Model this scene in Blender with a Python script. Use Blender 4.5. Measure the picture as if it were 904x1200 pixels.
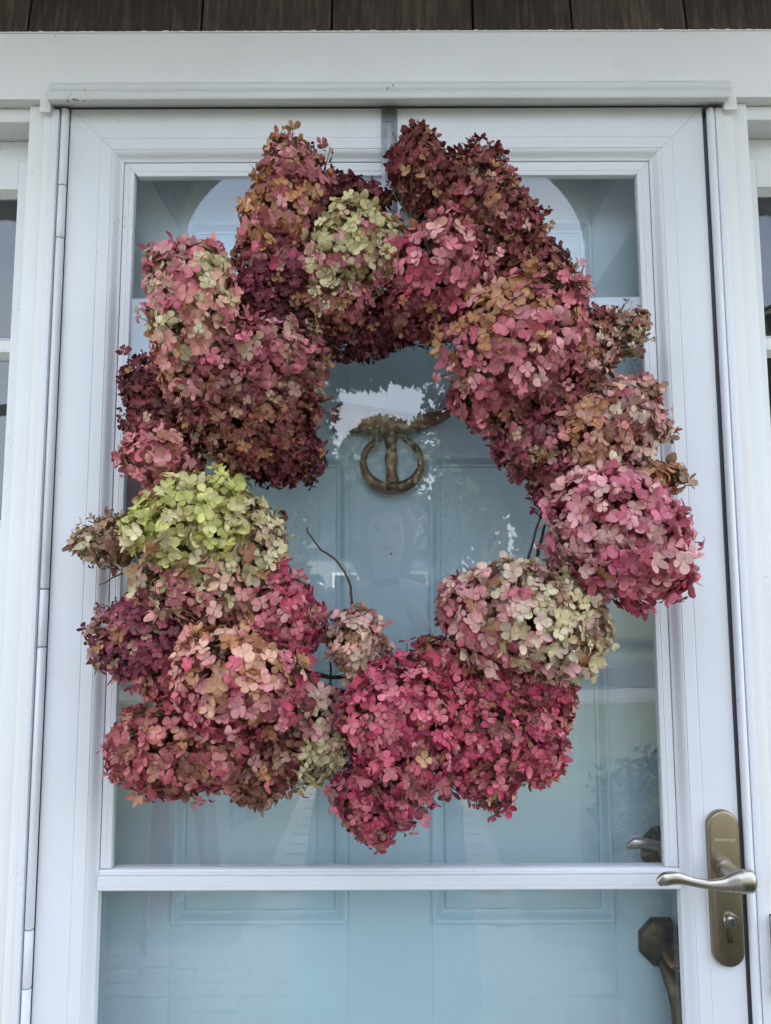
import bpy, bmesh, math, random
import numpy as np
from mathutils import Vector, Matrix, noise

for o in list(bpy.data.objects): bpy.data.objects.remove(o)
scene = bpy.context.scene
COL = scene.collection
R = math.radians
rng = np.random.default_rng(11)
random.seed(11)

# ------------------------------------------------------------------ camera
cam_d = bpy.data.cameras.new('camera'); cam = bpy.data.objects.new('camera', cam_d); COL.objects.link(cam)
cam_d.sensor_fit = 'VERTICAL'; cam_d.sensor_height = 36.0; cam_d.lens = 27.0
cam_d.clip_start = 0.01; cam_d.clip_end = 2000
cam.matrix_world = Matrix.Translation((0, -1.03, 1.37)) @ Matrix.Rotation(R(96.2), 4, 'X') @ Matrix.Rotation(-0.0033, 4, 'Z')
scene.camera = cam

# ------------------------------------------------------------------ sky, sun, exposure
SUN_EL, SUN_ROT = 46.0, 28.0            # the sun stands behind the house: the door is in open shade
world = bpy.data.worlds.new('World'); scene.world = world; world.use_nodes = True
wn = world.node_tree.nodes; wl = world.node_tree.links
bg = wn['Background']; sky = wn.new('ShaderNodeTexSky'); sky.sky_type = 'NISHITA'; sky.sun_disc = False
sky.sun_elevation = R(SUN_EL); sky.sun_rotation = R(SUN_ROT)
sky.air_density = 1.0; sky.dust_density = 3.5; sky.ozone_density = 1.0
# thin bright cloud drifting over the whole sky
tcw = wn.new('ShaderNodeTexCoord'); mpw = wn.new('ShaderNodeMapping'); mpw.inputs['Scale'].default_value = (1, 1, 2.2); wl.new(tcw.outputs['Generated'], mpw.inputs[0])
nzw = wn.new('ShaderNodeTexNoise'); nzw.inputs['Scale'].default_value = 2.2; nzw.inputs['Detail'].default_value = 4; wl.new(mpw.outputs[0], nzw.inputs['Vector'])
mrw = wn.new('ShaderNodeMapRange'); mrw.inputs['From Min'].default_value = .35; mrw.inputs['From Max'].default_value = .7; mrw.inputs['To Min'].default_value = .25; mrw.inputs['To Max'].default_value = .75; wl.new(nzw.outputs[0], mrw.inputs[0])
mxw = wn.new('ShaderNodeMix'); mxw.data_type = 'RGBA'; wl.new(mrw.outputs[0], mxw.inputs['Factor']); wl.new(sky.outputs[0], mxw.inputs['A']); mxw.inputs['B'].default_value = (3.85, 3.85, 3.95, 1)
wl.new(mxw.outputs['Result'], bg.inputs[0]); bg.inputs[1].default_value = 0.15
sd = bpy.data.lights.new('sun', 'SUN'); sun = bpy.data.objects.new('sun', sd); COL.objects.link(sun)
sd.energy = 3.0; sd.angle = R(6); sd.color = (1.0, 0.95, 0.88)
to_sun = Vector((math.sin(R(SUN_ROT)) * math.cos(R(SUN_EL)), math.cos(R(SUN_ROT)) * math.cos(R(SUN_EL)), math.sin(R(SUN_EL))))
sun.rotation_euler = to_sun.to_track_quat('Z', 'Y').to_euler()
sun.location = to_sun * 40
vs = scene.view_settings
vs.view_transform = 'Standard'; vs.look = 'None'; vs.gamma = 1.0; vs.use_curve_mapping = False
vs.exposure = 2.66
scene.render.engine = 'CYCLES'
scene.cycles.max_bounces = 7; scene.cycles.diffuse_bounces = 3; scene.cycles.glossy_bounces = 3; scene.cycles.transmission_bounces = 2
scene.cycles.transparent_max_bounces = 16

# ------------------------------------------------------------------ helpers
def lin(c):
    return tuple(((v / 255) / 12.92 if v / 255 <= .04045 else ((v / 255 + .055) / 1.055) ** 2.4) for v in c)

def tag(o, label=None, cat=None, group=None, kind=None):
    if label: o['label'] = label
    if cat: o['category'] = cat
    if group: o['group'] = group
    if kind: o['kind'] = kind
    return o

def empty(name, loc=(0, 0, 0)):
    o = bpy.data.objects.new(name, None); COL.objects.link(o); o.location = loc; o.empty_display_size = .05
    return o

def link(name, me, mat, parent=None, smooth=None):
    if mat is not None and not me.materials: me.materials.append(mat)
    o = bpy.data.objects.new(name, me); COL.objects.link(o)
    if parent is not None:
        o.parent = parent
        wm = Vector((0, 0, 0)); p = parent
        while p is not None: wm += p.location; p = p.parent
        o.location = -wm
    if smooth is not None and len(me.polygons):
        me.set_sharp_from_angle(angle=R(smooth)); me.polygons.foreach_set('use_smooth', [True] * len(me.polygons)); me.set_sharp_from_angle(angle=R(smooth))
    return o

def raw(name, V, F, mat, parent=None, smooth=None):
    me = bpy.data.meshes.new(name); me.from_pydata([tuple(map(float, v)) for v in V], [], F)
    bm = bmesh.new(); bm.from_mesh(me); bmesh.ops.recalc_face_normals(bm, faces=bm.faces); bm.to_mesh(me); bm.free()
    me.update()
    return link(name, me, mat, parent, smooth)

def box(name, x0, x1, y0, y1, z0, z1, mat, parent=None, bev=.0015, seg=2):
    bm = bmesh.new()
    bmesh.ops.create_cube(bm, size=1.0, matrix=Matrix.Translation(((x0 + x1) / 2, (y0 + y1) / 2, (z0 + z1) / 2)) @ Matrix.Diagonal((abs(x1 - x0), abs(y1 - y0), abs(z1 - z0), 1)))
    if bev: bmesh.ops.bevel(bm, geom=bm.edges[:], offset=bev, segments=seg, affect='EDGES', profile=.6)
    me = bpy.data.meshes.new(name); bm.to_mesh(me); bm.free()
    return link(name, me, mat, parent, 40)

def tube_geo(P, rad, n=8, caps=True, flat=None):
    """tube along points P with radii rad (number, list or list of (a,b)); returns verts, faces"""
    P = [Vector(p) for p in P]; V = []; F = []
    T = [(P[min(i + 1, len(P) - 1)] - P[max(i - 1, 0)]).normalized() for i in range(len(P))]
    up = Vector((0, 0, 1)) if abs(T[0].z) < .9 else Vector((1, 0, 0))
    if flat is not None: up = Vector(flat)
    for i, p in enumerate(P):
        t = T[i]; s = t.cross(up).normalized(); u = s.cross(t).normalized()
        if flat is None: up = u
        r = rad[i] if isinstance(rad, (list, tuple)) else rad
        a, b = r if isinstance(r, (list, tuple)) else (r, r)
        for k in range(n):
            th = 2 * math.pi * k / n; V.append(p + s * (a * math.cos(th)) + u * (b * math.sin(th)))
    for i in range(len(P) - 1):
        for k in range(n):
            F.append((i * n + k, i * n + (k + 1) % n, (i + 1) * n + (k + 1) % n, (i + 1) * n + k))
    if caps:
        F.append(tuple(range(n))[::-1]); F.append(tuple((len(P) - 1) * n + k for k in range(n)))
    return V, F

def tube(name, P, rad, mat, parent=None, n=10, smooth=50, flat=None):
    V, F = tube_geo(P, rad, n, flat=flat); return raw(name, V, F, mat, parent, smooth)

def merge(parts):
    V = []; F = []
    for v, f in parts:
        o = len(V); V += list(v); F += [tuple(i + o for i in q) for q in f]
    return V, F

def bez(P, n):
    """Catmull-Rom through points"""
    P = [Vector(p) for p in P]; out = []
    for i in range(len(P) - 1):
        p0, p1, p2, p3 = P[max(i - 1, 0)], P[i], P[i + 1], P[min(i + 2, len(P) - 1)]
        for k in range(n):
            t = k / n
            out.append(.5 * ((2 * p1) + (p2 - p0) * t + (2 * p0 - 5 * p1 + 4 * p2 - p3) * t * t + (3 * p1 - p0 - 3 * p2 + p3) * t ** 3))
    out.append(P[-1]); return out

def sweep(name, prof, A, B, mat, parent, nA=None, nB=None, smooth=35):
    """straight bar: closed profile (list of (x,y,z) offsets at A) carried to B; nA, nB shift the ends per point"""
    V = []; n = len(prof)
    for E, sh in ((A, nA), (B, nB)):
        for p in prof:
            q = Vector(E) + Vector(p)
            if sh: q = q + Vector(sh(p))
            V.append(q)
    F = [(k, (k + 1) % n, n + (k + 1) % n, n + k) for k in range(n)]
    F += [tuple(range(n))[::-1], tuple(range(n, 2 * n))]
    return raw(name, V, F, mat, parent, smooth)

# ------------------------------------------------------------------ materials
def nt(name):
    m = bpy.data.materials.new(name); m.use_nodes = True
    return m, m.node_tree.nodes, m.node_tree.links, m.node_tree.nodes['Principled BSDF']

def paint(name, col, rough=.4, bump=.05, scale=60, stretch=(1, 1, 1), dirt=.0, dirtcol=(.2, .19, .16), spec=.5, cracks=0, var=.04):
    """painted surface: brush relief, slight tone variation, small specks of dirt, optional crack lines"""
    m, N, L, B = nt(name)
    tc = N.new('ShaderNodeTexCoord'); mp = N.new('ShaderNodeMapping'); L.new(tc.outputs['Object'], mp.inputs[0]); mp.inputs['Scale'].default_value = stretch
    n1 = N.new('ShaderNodeTexNoise'); n1.inputs['Scale'].default_value = scale; n1.inputs['Detail'].default_value = 3; L.new(mp.outputs[0], n1.inputs['Vector'])
    n2 = N.new('ShaderNodeTexNoise'); n2.inputs['Scale'].default_value = 5; n2.inputs['Detail'].default_value = 2; L.new(tc.outputs['Object'], n2.inputs['Vector'])
    rmp = N.new('ShaderNodeValToRGB'); L.new(n2.outputs[0], rmp.inputs[0])
    rmp.color_ramp.elements[0].position = .3; rmp.color_ramp.elements[1].position = .7
    rmp.color_ramp.elements[0].color = tuple(c * (1 - var) for c in col) + (1,); rmp.color_ramp.elements[1].color = tuple(min(1, c * (1 + var)) for c in col) + (1,)
    out = rmp.outputs[0]
    if dirt:
        n3 = N.new('ShaderNodeTexNoise'); n3.inputs['Scale'].default_value = 210; n3.inputs['Detail'].default_value = 0; L.new(tc.outputs['Object'], n3.inputs['Vector'])
        n4 = N.new('ShaderNodeTexNoise'); n4.inputs['Scale'].default_value = 14; n4.inputs['Detail'].default_value = 2; L.new(tc.outputs['Object'], n4.inputs['Vector'])
        ad = N.new('ShaderNodeMath'); ad.operation = 'MULTIPLY'; L.new(n3.outputs[0], ad.inputs[0]); L.new(n4.outputs[0], ad.inputs[1])
        mr = N.new('ShaderNodeMapRange'); mr.inputs['From Min'].default_value = .47; mr.inputs['From Max'].default_value = .55; mr.inputs['To Max'].default_value = dirt; L.new(ad.outputs[0], mr.inputs[0])
        mx = N.new('ShaderNodeMix'); mx.data_type = 'RGBA'; L.new(mr.outputs[0], mx.inputs['Factor']); L.new(out, mx.inputs['A']); mx.inputs['B'].default_value = tuple(dirtcol) + (1,)
        out = mx.outputs['Result']
    L.new(out, B.inputs['Base Color'])
    B.inputs['Roughness'].default_value = rough; B.inputs['Specular IOR Level'].default_value = spec
    if bump < .05: return m
    bp = N.new('ShaderNodeBump'); bp.inputs['Strength'].default_value = bump; bp.inputs['Distance'].default_value = .004; L.new(n1.outputs[0], bp.inputs['Height'])
    nrm = bp
    if cracks:
        ms = N.new('ShaderNodeMapping'); ms.inputs['Scale'].default_value = (5, 5, 22); L.new(tc.outputs['Object'], ms.inputs[0])
        wv = N.new('ShaderNodeTexNoise'); wv.inputs['Scale'].default_value = 1.2; wv.inputs['Detail'].default_value = 5; wv.inputs['Distortion'].default_value = 1.2; L.new(ms.outputs[0], wv.inputs['Vector'])
        sb = N.new('ShaderNodeMath'); sb.operation = 'SUBTRACT'; sb.inputs[1].default_value = .5; L.new(wv.outputs[0], sb.inputs[0])
        ab = N.new('ShaderNodeMath'); ab.operation = 'ABSOLUTE'; L.new(sb.outputs[0], ab.inputs[0])
        mr2 = N.new('ShaderNodeMapRange'); mr2.inputs['From Max'].default_value = .012; L.new(ab.outputs[0], mr2.inputs[0])
        b2 = N.new('ShaderNodeBump'); b2.inputs['Strength'].default_value = cracks;
        mk = N.new('ShaderNodeTexNoise'); mk.inputs['Scale'].default_value = 6; mk.inputs['Detail'].default_value = 1; L.new(tc.outputs['Object'], mk.inputs['Vector'])
        mk2 = N.new('ShaderNodeMapRange'); mk2.inputs['From Min'].default_value = .44; mk2.inputs['From Max'].default_value = .6; mk2.inputs['To Max'].default_value = cracks; L.new(mk.outputs[0], mk2.inputs[0]); L.new(mk2.outputs[0], b2.inputs['Strength']); b2.inputs['Distance'].default_value = .003
        L.new(mr2.outputs[0], b2.inputs['Height']); L.new(bp.outputs[0], b2.inputs['Normal']); nrm = b2
    L.new(nrm.outputs[0], B.inputs['Normal'])
    return m

def metal(name, col, rough=.35, stain=None, bump=.02, brushed=True):
    m, N, L, B = nt(name)
    B.inputs['Metallic'].default_value = 1.0
    tc = N.new('ShaderNodeTexCoord'); n = N.new('ShaderNodeTexNoise'); n.inputs['Scale'].default_value = 38; n.inputs['Detail'].default_value = 7
    L.new(tc.outputs['Object'], n.inputs['Vector'])
    r = N.new('ShaderNodeValToRGB'); r.color_ramp.elements[0].position = .36; r.color_ramp.elements[1].position = .66
    r.color_ramp.elements[0].color = tuple(stain or [c * .85 for c in col]) + (1,); r.color_ramp.elements[1].color = tuple(col) + (1,)
    L.new(n.outputs[0], r.inputs[0]); L.new(r.outputs[0], B.inputs['Base Color'])
    mr = N.new('ShaderNodeMapRange'); mr.inputs['To Min'].default_value = rough + .12; mr.inputs['To Max'].default_value = max(.05, rough - .08); L.new(n.outputs[0], mr.inputs[0]); L.new(mr.outputs[0], B.inputs['Roughness'])
    bp = N.new('ShaderNodeBump'); bp.inputs['Strength'].default_value = bump * 5; bp.inputs['Distance'].default_value = .001; L.new(n.outputs[0], bp.inputs['Height']); L.new(bp.outputs[0], B.inputs['Normal'])
    return m

def glass_mat(name, r0, tint=(1, 1, 1), wave=.012, dust_haze=.014):
    """flat pane: mirror share by angle (Schlick), the rest passes straight through"""
    m, N, L, B = nt(name); N.remove(B); out = N['Material Output']
    tr = N.new('ShaderNodeBsdfTransparent'); tr.inputs[0].default_value = tuple(tint) + (1,)
    gl = N.new('ShaderNodeBsdfGlossy'); gl.inputs['Roughness'].default_value = 0.0; gl.inputs['Color'].default_value = (1, 1, 1, 1)
    tc = N.new('ShaderNodeTexCoord'); nz = N.new('ShaderNodeTexNoise'); nz.inputs['Scale'].default_value = 7; nz.inputs['Detail'].default_value = 1; L.new(tc.outputs['Object'], nz.inputs['Vector'])
    bp = N.new('ShaderNodeBump'); bp.inputs['Strength'].default_value = wave; bp.inputs['Distance'].default_value = .02; L.new(nz.outputs[0], bp.inputs['Height']); L.new(bp.outputs[0], gl.inputs['Normal'])
    ge = N.new('ShaderNodeNewGeometry'); dt = N.new('ShaderNodeVectorMath'); dt.operation = 'DOT_PRODUCT'; L.new(ge.outputs['Normal'], dt.inputs[0]); L.new(ge.outputs['Incoming'], dt.inputs[1])
    ab = N.new('ShaderNodeMath'); ab.operation = 'ABSOLUTE'; L.new(dt.outputs['Value'], ab.inputs[0])
    om = N.new('ShaderNodeMath'); om.operation = 'SUBTRACT'; om.inputs[0].default_value = 1; L.new(ab.outputs[0], om.inputs[1])
    pw = N.new('ShaderNodeMath'); pw.operation = 'POWER'; pw.inputs[1].default_value = 5; L.new(om.outputs[0], pw.inputs[0])
    ma = N.new('ShaderNodeMath'); ma.operation = 'MULTIPLY_ADD'; ma.inputs[1].default_value = 1 - r0; ma.inputs[2].default_value = r0; L.new(pw.outputs[0], ma.inputs[0])
    mx = N.new('ShaderNodeMixShader'); L.new(ma.outputs[0], mx.inputs[0]); L.new(gl.outputs[0], mx.inputs[2])
    df = N.new('ShaderNodeBsdfDiffuse'); df.inputs[0].default_value = (.7, .72, .74, 1)
    nd = N.new('ShaderNodeTexNoise'); nd.inputs['Scale'].default_value = 5; nd.inputs['Detail'].default_value = 3; L.new(tc.outputs['Object'], nd.inputs['Vector'])
    md = N.new('ShaderNodeMapRange'); md.inputs['To Min'].default_value = dust_haze * .6; md.inputs['To Max'].default_value = dust_haze * 1.4; L.new(nd.outputs[0], md.inputs[0])  # milky haze put into the glass, a pale veil over what lies behind
    m0 = N.new('ShaderNodeMixShader'); L.new(md.outputs[0], m0.inputs[0]); L.new(tr.outputs[0], m0.inputs[1]); L.new(df.outputs[0], m0.inputs[2])
    L.new(m0.outputs[0], mx.inputs[1]); L.new(mx.outputs[0], out.inputs[0])
    return m

M = {}
M['alu'] = paint('white_aluminium', (.75, .765, .785), rough=.38, bump=.015, scale=160, dirt=.22, var=.015)
M['trim'] = paint('white_trim_paint', (.78, .78, .765), rough=.5, bump=.35, scale=38, stretch=(1, 1, .35), dirt=.3, var=.03)
M['header'] = paint('white_header_paint', (.80, .79, .785), rough=.5, bump=.4, scale=30, stretch=(.35, 1, 1), dirt=.25, cracks=.22, var=.03)
M['cream'] = paint('cream_strip_paint', (.80, .785, .76), rough=.55, bump=.15, scale=70, dirt=.3, var=.02)
M['vinyl'] = paint('drip_cap_metal', (.70, .70, .69), rough=.35, bump=.03, scale=120, dirt=.8, var=.03)
M['bluedoor'] = paint('blue_door_paint', (.43, .60, .645), rough=.5, bump=.10, scale=45, stretch=(6, 1, .12), var=.03)
M['dark'] = paint('dark_gap_shade', (.10, .105, .115), rough=.7)  # dark tone standing in for shade in the gaps round the door
M['inside'] = paint('unlit_room_tone', (.10, .095, .09), rough=.9)  # dark colour stands in for the unlit room behind the sidelights
M['nickel'] = metal('satin_nickel', (.50, .46, .40), .30)
M['plate'] = metal('bronzed_nickel_plate', (.33, .27, .19), .34, (.29, .24, .17), bump=.01)
M['chrome'] = metal('worn_chrome', (.62, .60, .56), .22)
M['brass'] = metal('aged_brass', (.30, .18, .10), .52, (.11, .068, .042), bump=.08)
M['brassmid'] = metal('worn_bronze', (.17, .12, .065), .42, (.07, .055, .035), bump=.06)
M['brassdark'] = metal('tarnished_brass', (.13, .10, .06), .45, (.05, .045, .035), bump=.1)
M['steel'] = metal('galvanised_steel', (.40, .405, .41), .5, (.25, .255, .26), bump=.05)
M['glass'] = glass_mat('storm_glass', .060)
M['oldglass'] = glass_mat('sidelight_glass', .05, (.93, .95, .95), .05)
M['black'] = paint('black_plastic', (.02, .02, .022), rough=.4)
M['white_plastic'] = paint('white_plastic', (.78, .79, .80), rough=.35, bump=.01)
M['porch'] = paint('porch_paint', (.76, .755, .75), rough=.55, bump=.0, scale=40)
M['vault'] = paint('shaded_vault_paint', (.46, .47, .49), rough=.6, bump=0)  # greyer than the beams: shade under the vault put into the colour
M['engrave'] = paint('pale_lettering', (.46, .42, .34), rough=.5)

def wood_shingle():
    m, N, L, B = nt('weathered_cedar')
    tc = N.new('ShaderNodeTexCoord'); oi = N.new('ShaderNodeObjectInfo')
    mp = N.new('ShaderNodeMapping'); mp.inputs['Scale'].default_value = (110, 60, 5); L.new(tc.outputs['Object'], mp.inputs[0])
    n = N.new('ShaderNodeTexNoise'); n.inputs['Scale'].default_value = 1.6; n.inputs['Detail'].default_value = 8; L.new(mp.outputs[0], n.inputs['Vector'])
    n2 = N.new('ShaderNodeTexNoise'); n2.inputs['Scale'].default_value = 9; n2.inputs['Detail'].default_value = 2; L.new(tc.outputs['Object'], n2.inputs['Vector'])
    r = N.new('ShaderNodeValToRGB'); e = r.color_ramp.elements
    e[0].position = .3; e[0].color = (.014, .010, .008, 1); e[1].position = .72; e[1].color = (.135, .092, .064, 1)
    md = e.new(.52); md.color = (.050, .034, .025, 1)
    mm = N.new('ShaderNodeMix'); mm.data_type = 'FLOAT'; mm.inputs['Factor'].default_value = .4; L.new(n.outputs[0], mm.inputs['A']); L.new(n2.outputs[0], mm.inputs['B'])
    L.new(mm.outputs['Result'], r.inputs[0])
    hs = N.new('ShaderNodeHueSaturation'); mr = N.new('ShaderNodeMapRange'); mr.inputs['To Min'].default_value = .7; mr.inputs['To Max'].default_value = 1.3; L.new(oi.outputs['Random'], mr.inputs[0]); L.new(mr.outputs[0], hs.inputs['Value'])
    L.new(r.outputs[0], hs.inputs['Color']); L.new(hs.outputs[0], B.inputs['Base Color']); B.inputs['Roughness'].default_value = .8
    bp = N.new('ShaderNodeBump'); bp.inputs['Strength'].default_value = 1.0; bp.inputs['Distance'].default_value = .004; L.new(n.outputs[0], bp.inputs['Height']); L.new(bp.outputs[0], B.inputs['Normal'])
    return m
M['cedar'] = wood_shingle()

def petal_mat():
    m, N, L, B = nt('dried_hydrangea_petal')
    at = N.new('ShaderNodeVertexColor'); at.layer_name = 'Col'
    tc = N.new('ShaderNodeTexCoord'); n = N.new('ShaderNodeTexNoise'); n.inputs['Scale'].default_value = 260; n.inputs['Detail'].default_value = 1; L.new(tc.outputs['Object'], n.inputs['Vector'])
    n2 = N.new('ShaderNodeTexNoise'); n2.inputs['Scale'].default_value = 70; n2.inputs['Detail'].default_value = 1; L.new(tc.outputs['Object'], n2.inputs['Vector'])
    mu = N.new('ShaderNodeMath'); mu.operation = 'ADD'; L.new(n.outputs[0], mu.inputs[0]); L.new(n2.outputs[0], mu.inputs[1])
    mr = N.new('ShaderNodeMapRange'); mr.inputs['From Min'].default_value = .7; mr.inputs['From Max'].default_value = 1.3; mr.inputs['To Min'].default_value = .8; mr.inputs['To Max'].default_value = 1.15; L.new(mu.outputs[0], mr.inputs[0])
    hs = N.new('ShaderNodeHueSaturation'); hs.inputs['Saturation'].default_value = .97; L.new(mr.outputs[0], hs.inputs['Value']); L.new(at.outputs['Color'], hs.inputs['Color'])
    L.new(hs.outputs[0], B.inputs['Base Color']); B.inputs['Roughness'].default_value = .62; B.inputs['Specular IOR Level'].default_value = .3
    bp = N.new('ShaderNodeBump'); bp.inputs['Strength'].default_value = .35; bp.inputs['Distance'].default_value = .0012; L.new(n.outputs[0], bp.inputs['Height']); L.new(bp.outputs[0], B.inputs['Normal'])
    tr = N.new('ShaderNodeBsdfTranslucent'); L.new(hs.outputs[0], tr.inputs[0])
    mx = N.new('ShaderNodeMixShader'); mx.inputs[0].default_value = .13; L.new(B.outputs[0], mx.inputs[1]); L.new(tr.outputs[0], mx.inputs[2]); L.new(mx.outputs[0], N['Material Output'].inputs[0])
    return m
M['petal'] = petal_mat()
M['stem'] = paint('dry_stem', (.16, .115, .06), rough=.8, bump=.4, scale=300, var=.25)
M['vine'] = paint('grapevine_bark', (.045, .03, .022), rough=.9, bump=.8, scale=120, stretch=(1, 1, 1), var=.35)
M['twig'] = paint('brown_twig', (.10, .055, .04), rough=.8, bump=.5, scale=200, var=.25)
M['leaf'] = paint('tree_leaf', (.045, .06, .03), rough=.6, var=.35)
M['leaf2'] = paint('shrub_leaf', (.045, .075, .028), rough=.6, var=.3)
M['bark'] = paint('tree_bark', (.07, .055, .045), rough=.9, bump=.0, scale=20)
M['lawn'] = paint('lawn_grass', (.065, .08, .04), rough=.9, bump=.0, scale=60, var=.35)
M['brick'] = paint('path_brick', (.25, .215, .195), rough=.85, bump=.0, scale=60, var=.12)
M['mortar'] = paint('sand_joint', (.24, .22, .2), rough=.95, bump=.0)
M['kerbstone'] = paint('worn_concrete', (.15, .15, .145), rough=.9, bump=0)
M['asphalt'] = paint('asphalt', (.05, .05, .052), rough=.9, bump=.0, scale=40)
M['siding'] = paint('pale_siding', (.20, .22, .24), rough=.7, bump=0)
M['roof'] = paint('grey_roof', (.09, .09, .095), rough=.9, bump=0)
M['redcloth'] = paint('flag_red', (.42, .03, .045), rough=.8)
M['whitecloth'] = paint('flag_white', (.74, .74, .72), rough=.8)
M['bluecloth'] = paint('flag_blue', (.02, .035, .13), rough=.8)
M['dress'] = paint('blue_dress', (.30, .46, .66), rough=.85, bump=.3, scale=200, var=.12, dirt=.9, dirtcol=(.10, .16, .34))
M['skin'] = paint('skin', (.52, .32, .24), rough=.55, bump=.05)
M['hair'] = paint('brown_hair', (.09, .05, .03), rough=.6, bump=.5, scale=200)

# ================================================================== THE SETTING
def sheet(name, x0, x1, y0, y1, z, mat, th=.3):
    o = box(name, x0, x1, y0, y1, z - th, z, mat, None, bev=0); return tag(o, kind='structure')
sheet('lawn', -150, 150, -160, 40, -.16, M['lawn'])
tag(sheet('road', -150, 150, -17, -11.5, -.156 + .0, M['asphalt'], .05), kind='structure')
sheet('pavement', -150, 150, -11.3, -10.0, -.10, M['kerbstone'], .08)

# brick landing in front of the door and the brick walk to the street
landing = box('brick_landing', -1.25, .80, -2.12, -.02, -.3, -.012, M['mortar'], None, 0); tag(landing, kind='structure')
bm = bmesh.new(); bmesh.ops.create_cube(bm, size=1, matrix=Matrix.Diagonal((.193, .093, .05, 1))); bmesh.ops.bevel(bm, geom=bm.edges[:], offset=.004, segments=1, affect='EDGES')
brick_me = bpy.data.meshes.new('brick'); bm.to_mesh(brick_me); bm.free(); brick_me.materials.append(M['brick'])
for j in range(21):
    for i in range(-6, 7):
        x = i * .2 + (.1 if j % 2 else 0); y = -.075 - j * .1
        if x < -1.16 or x > .71: continue
        b = bpy.data.objects.new('brick', brick_me); COL.objects.link(b); b.parent = landing
        b.location = (x, y, -.025 + random.uniform(-.002, .002)); b.rotation_euler = (random.uniform(-.01, .01), random.uniform(-.01, .01), random.uniform(-.015, .015))
path = box('brick_path', -.66, .66, -10.0, -2.13, -.35, -.152, M['mortar'], None, 0); tag(path, kind='structure')
PV = []; 
for j in range(78):
    for i in range(-3, 4):
        x = i * .2 + (.1 if j % 2 else 0); y = -2.19 - j * .1
        if abs(x) > .6: continue
        z = -.14 + random.uniform(-.003, .003); a, b = .096, .046
        PV.append(([(x + sx * a, y + sy * b, z + sz) for sz in (-.04, 0) for sx, sy in ((-1, -1), (1, -1), (1, 1), (-1, 1))], [(3, 2, 1, 0), (4, 5, 6, 7), (0, 1, 5, 4), (1, 2, 6, 5), (2, 3, 7, 6), (3, 0, 4, 7)]))
tag(raw('brick_course', *merge(PV), M['brick'], path), kind='stuff')

# ================================================================== THE HOUSE
house = tag(empty('house', (0, .1, 0)), 'dark brown cedar shingle house wall above the white door trim', 'house')
W0, W1 = -.90, .912
box('wall', -5, W0, .02, .2, -.3, 5.0, M['cedar'], house, 0)
box('wall', W1, 5, .02, .2, -.3, 5.0, M['cedar'], house, 0)
box('wall', W0 + .001, W1 - .001, .021, .199, 2.168, 5.0, M['cedar'], house, 0)
box('roof', -5.3, 5.3, -.35, 8.3, 5.0, 5.2, M['roof'], house, .01)  # unseen flat slab, added to keep the sun off the front
box('back_wall', -5, 5, 8.0, 8.2, -.3, 5.0, M['cedar'], house, 0)
for s in (-1, 1): box('end_wall', min(s * 5, s * 4.8), max(s * 5, s * 4.8), .21, 7.99, -.3, 5.0, M['cedar'], house, 0)
rm = box('room_floor', -4.79, 4.79, .201, 7.99, -.1, .0, M['inside'], None, 0); tag(rm, kind='structure')
rm = box('room_ceiling', -4.79, 4.79, .201, 7.99, 2.55, 2.6, M['inside'], None, 0); tag(rm, kind='structure')
rm = box('room_wall', -4.79, 4.79, 2.6, 2.7, .001, 2.549, M['inside'], None, 0); tag(rm, kind='structure')
# shingles: each a tapered, slightly uneven board
def shingle(x0, x1, zb, h, yb):
    g = .0018; x0 += g; x1 -= g
    n = max(3, int((x1 - x0) / .02)); V = []; F = []
    for k in range(n + 1):
        x = x0 + (x1 - x0) * k / n; dz = random.uniform(-.0012, .0012)
        V += [(x, yb, zb + dz), (x, .012, zb + h), (x, .018, zb + h), (x, .018, zb + dz)]
    for k in range(n):
        a = k * 4; b = a + 4
        F += [(a, b, b + 1, a + 1), (a + 1, b + 1, b + 2, a + 2), (a + 2, b + 2, b + 3, a + 3), (a + 3, b + 3, b, a)]
    F += [(0, 1, 2, 3), (n * 4 + 3, n * 4 + 2, n * 4 + 1, n * 4)]
    raw('shingle', V, F, M['cedar'], house, 30)
row0 = [-1.35, -1.16, -.93, -.80, -.64, -.511, -.262, -.075, .128, .270, .434, .585, .73, .95, 1.10, 1.30]
for i in range(len(row0) - 1): shingle(row0[i], row0[i + 1], 2.1728, .16, -.010 - random.uniform(0, .002))
for c in range(1, 3):
    x = -1.35
    while x < 1.3:
        w = random.uniform(.1, .24); shingle(x, x + w, 2.1728 + c * .14, .16, -.012 - random.uniform(0, .003)); x += w

# ================================================================== WHITE WOODEN SURROUND
sur = tag(empty('door_surround', (0, 0, 0)), 'white painted wooden trim with cracked header board around the storm door', 'door trim')
hd = box('header_board', -.93, .94, -.015, .06, 2.068, 2.1700, M['header'], sur, .002)
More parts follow.
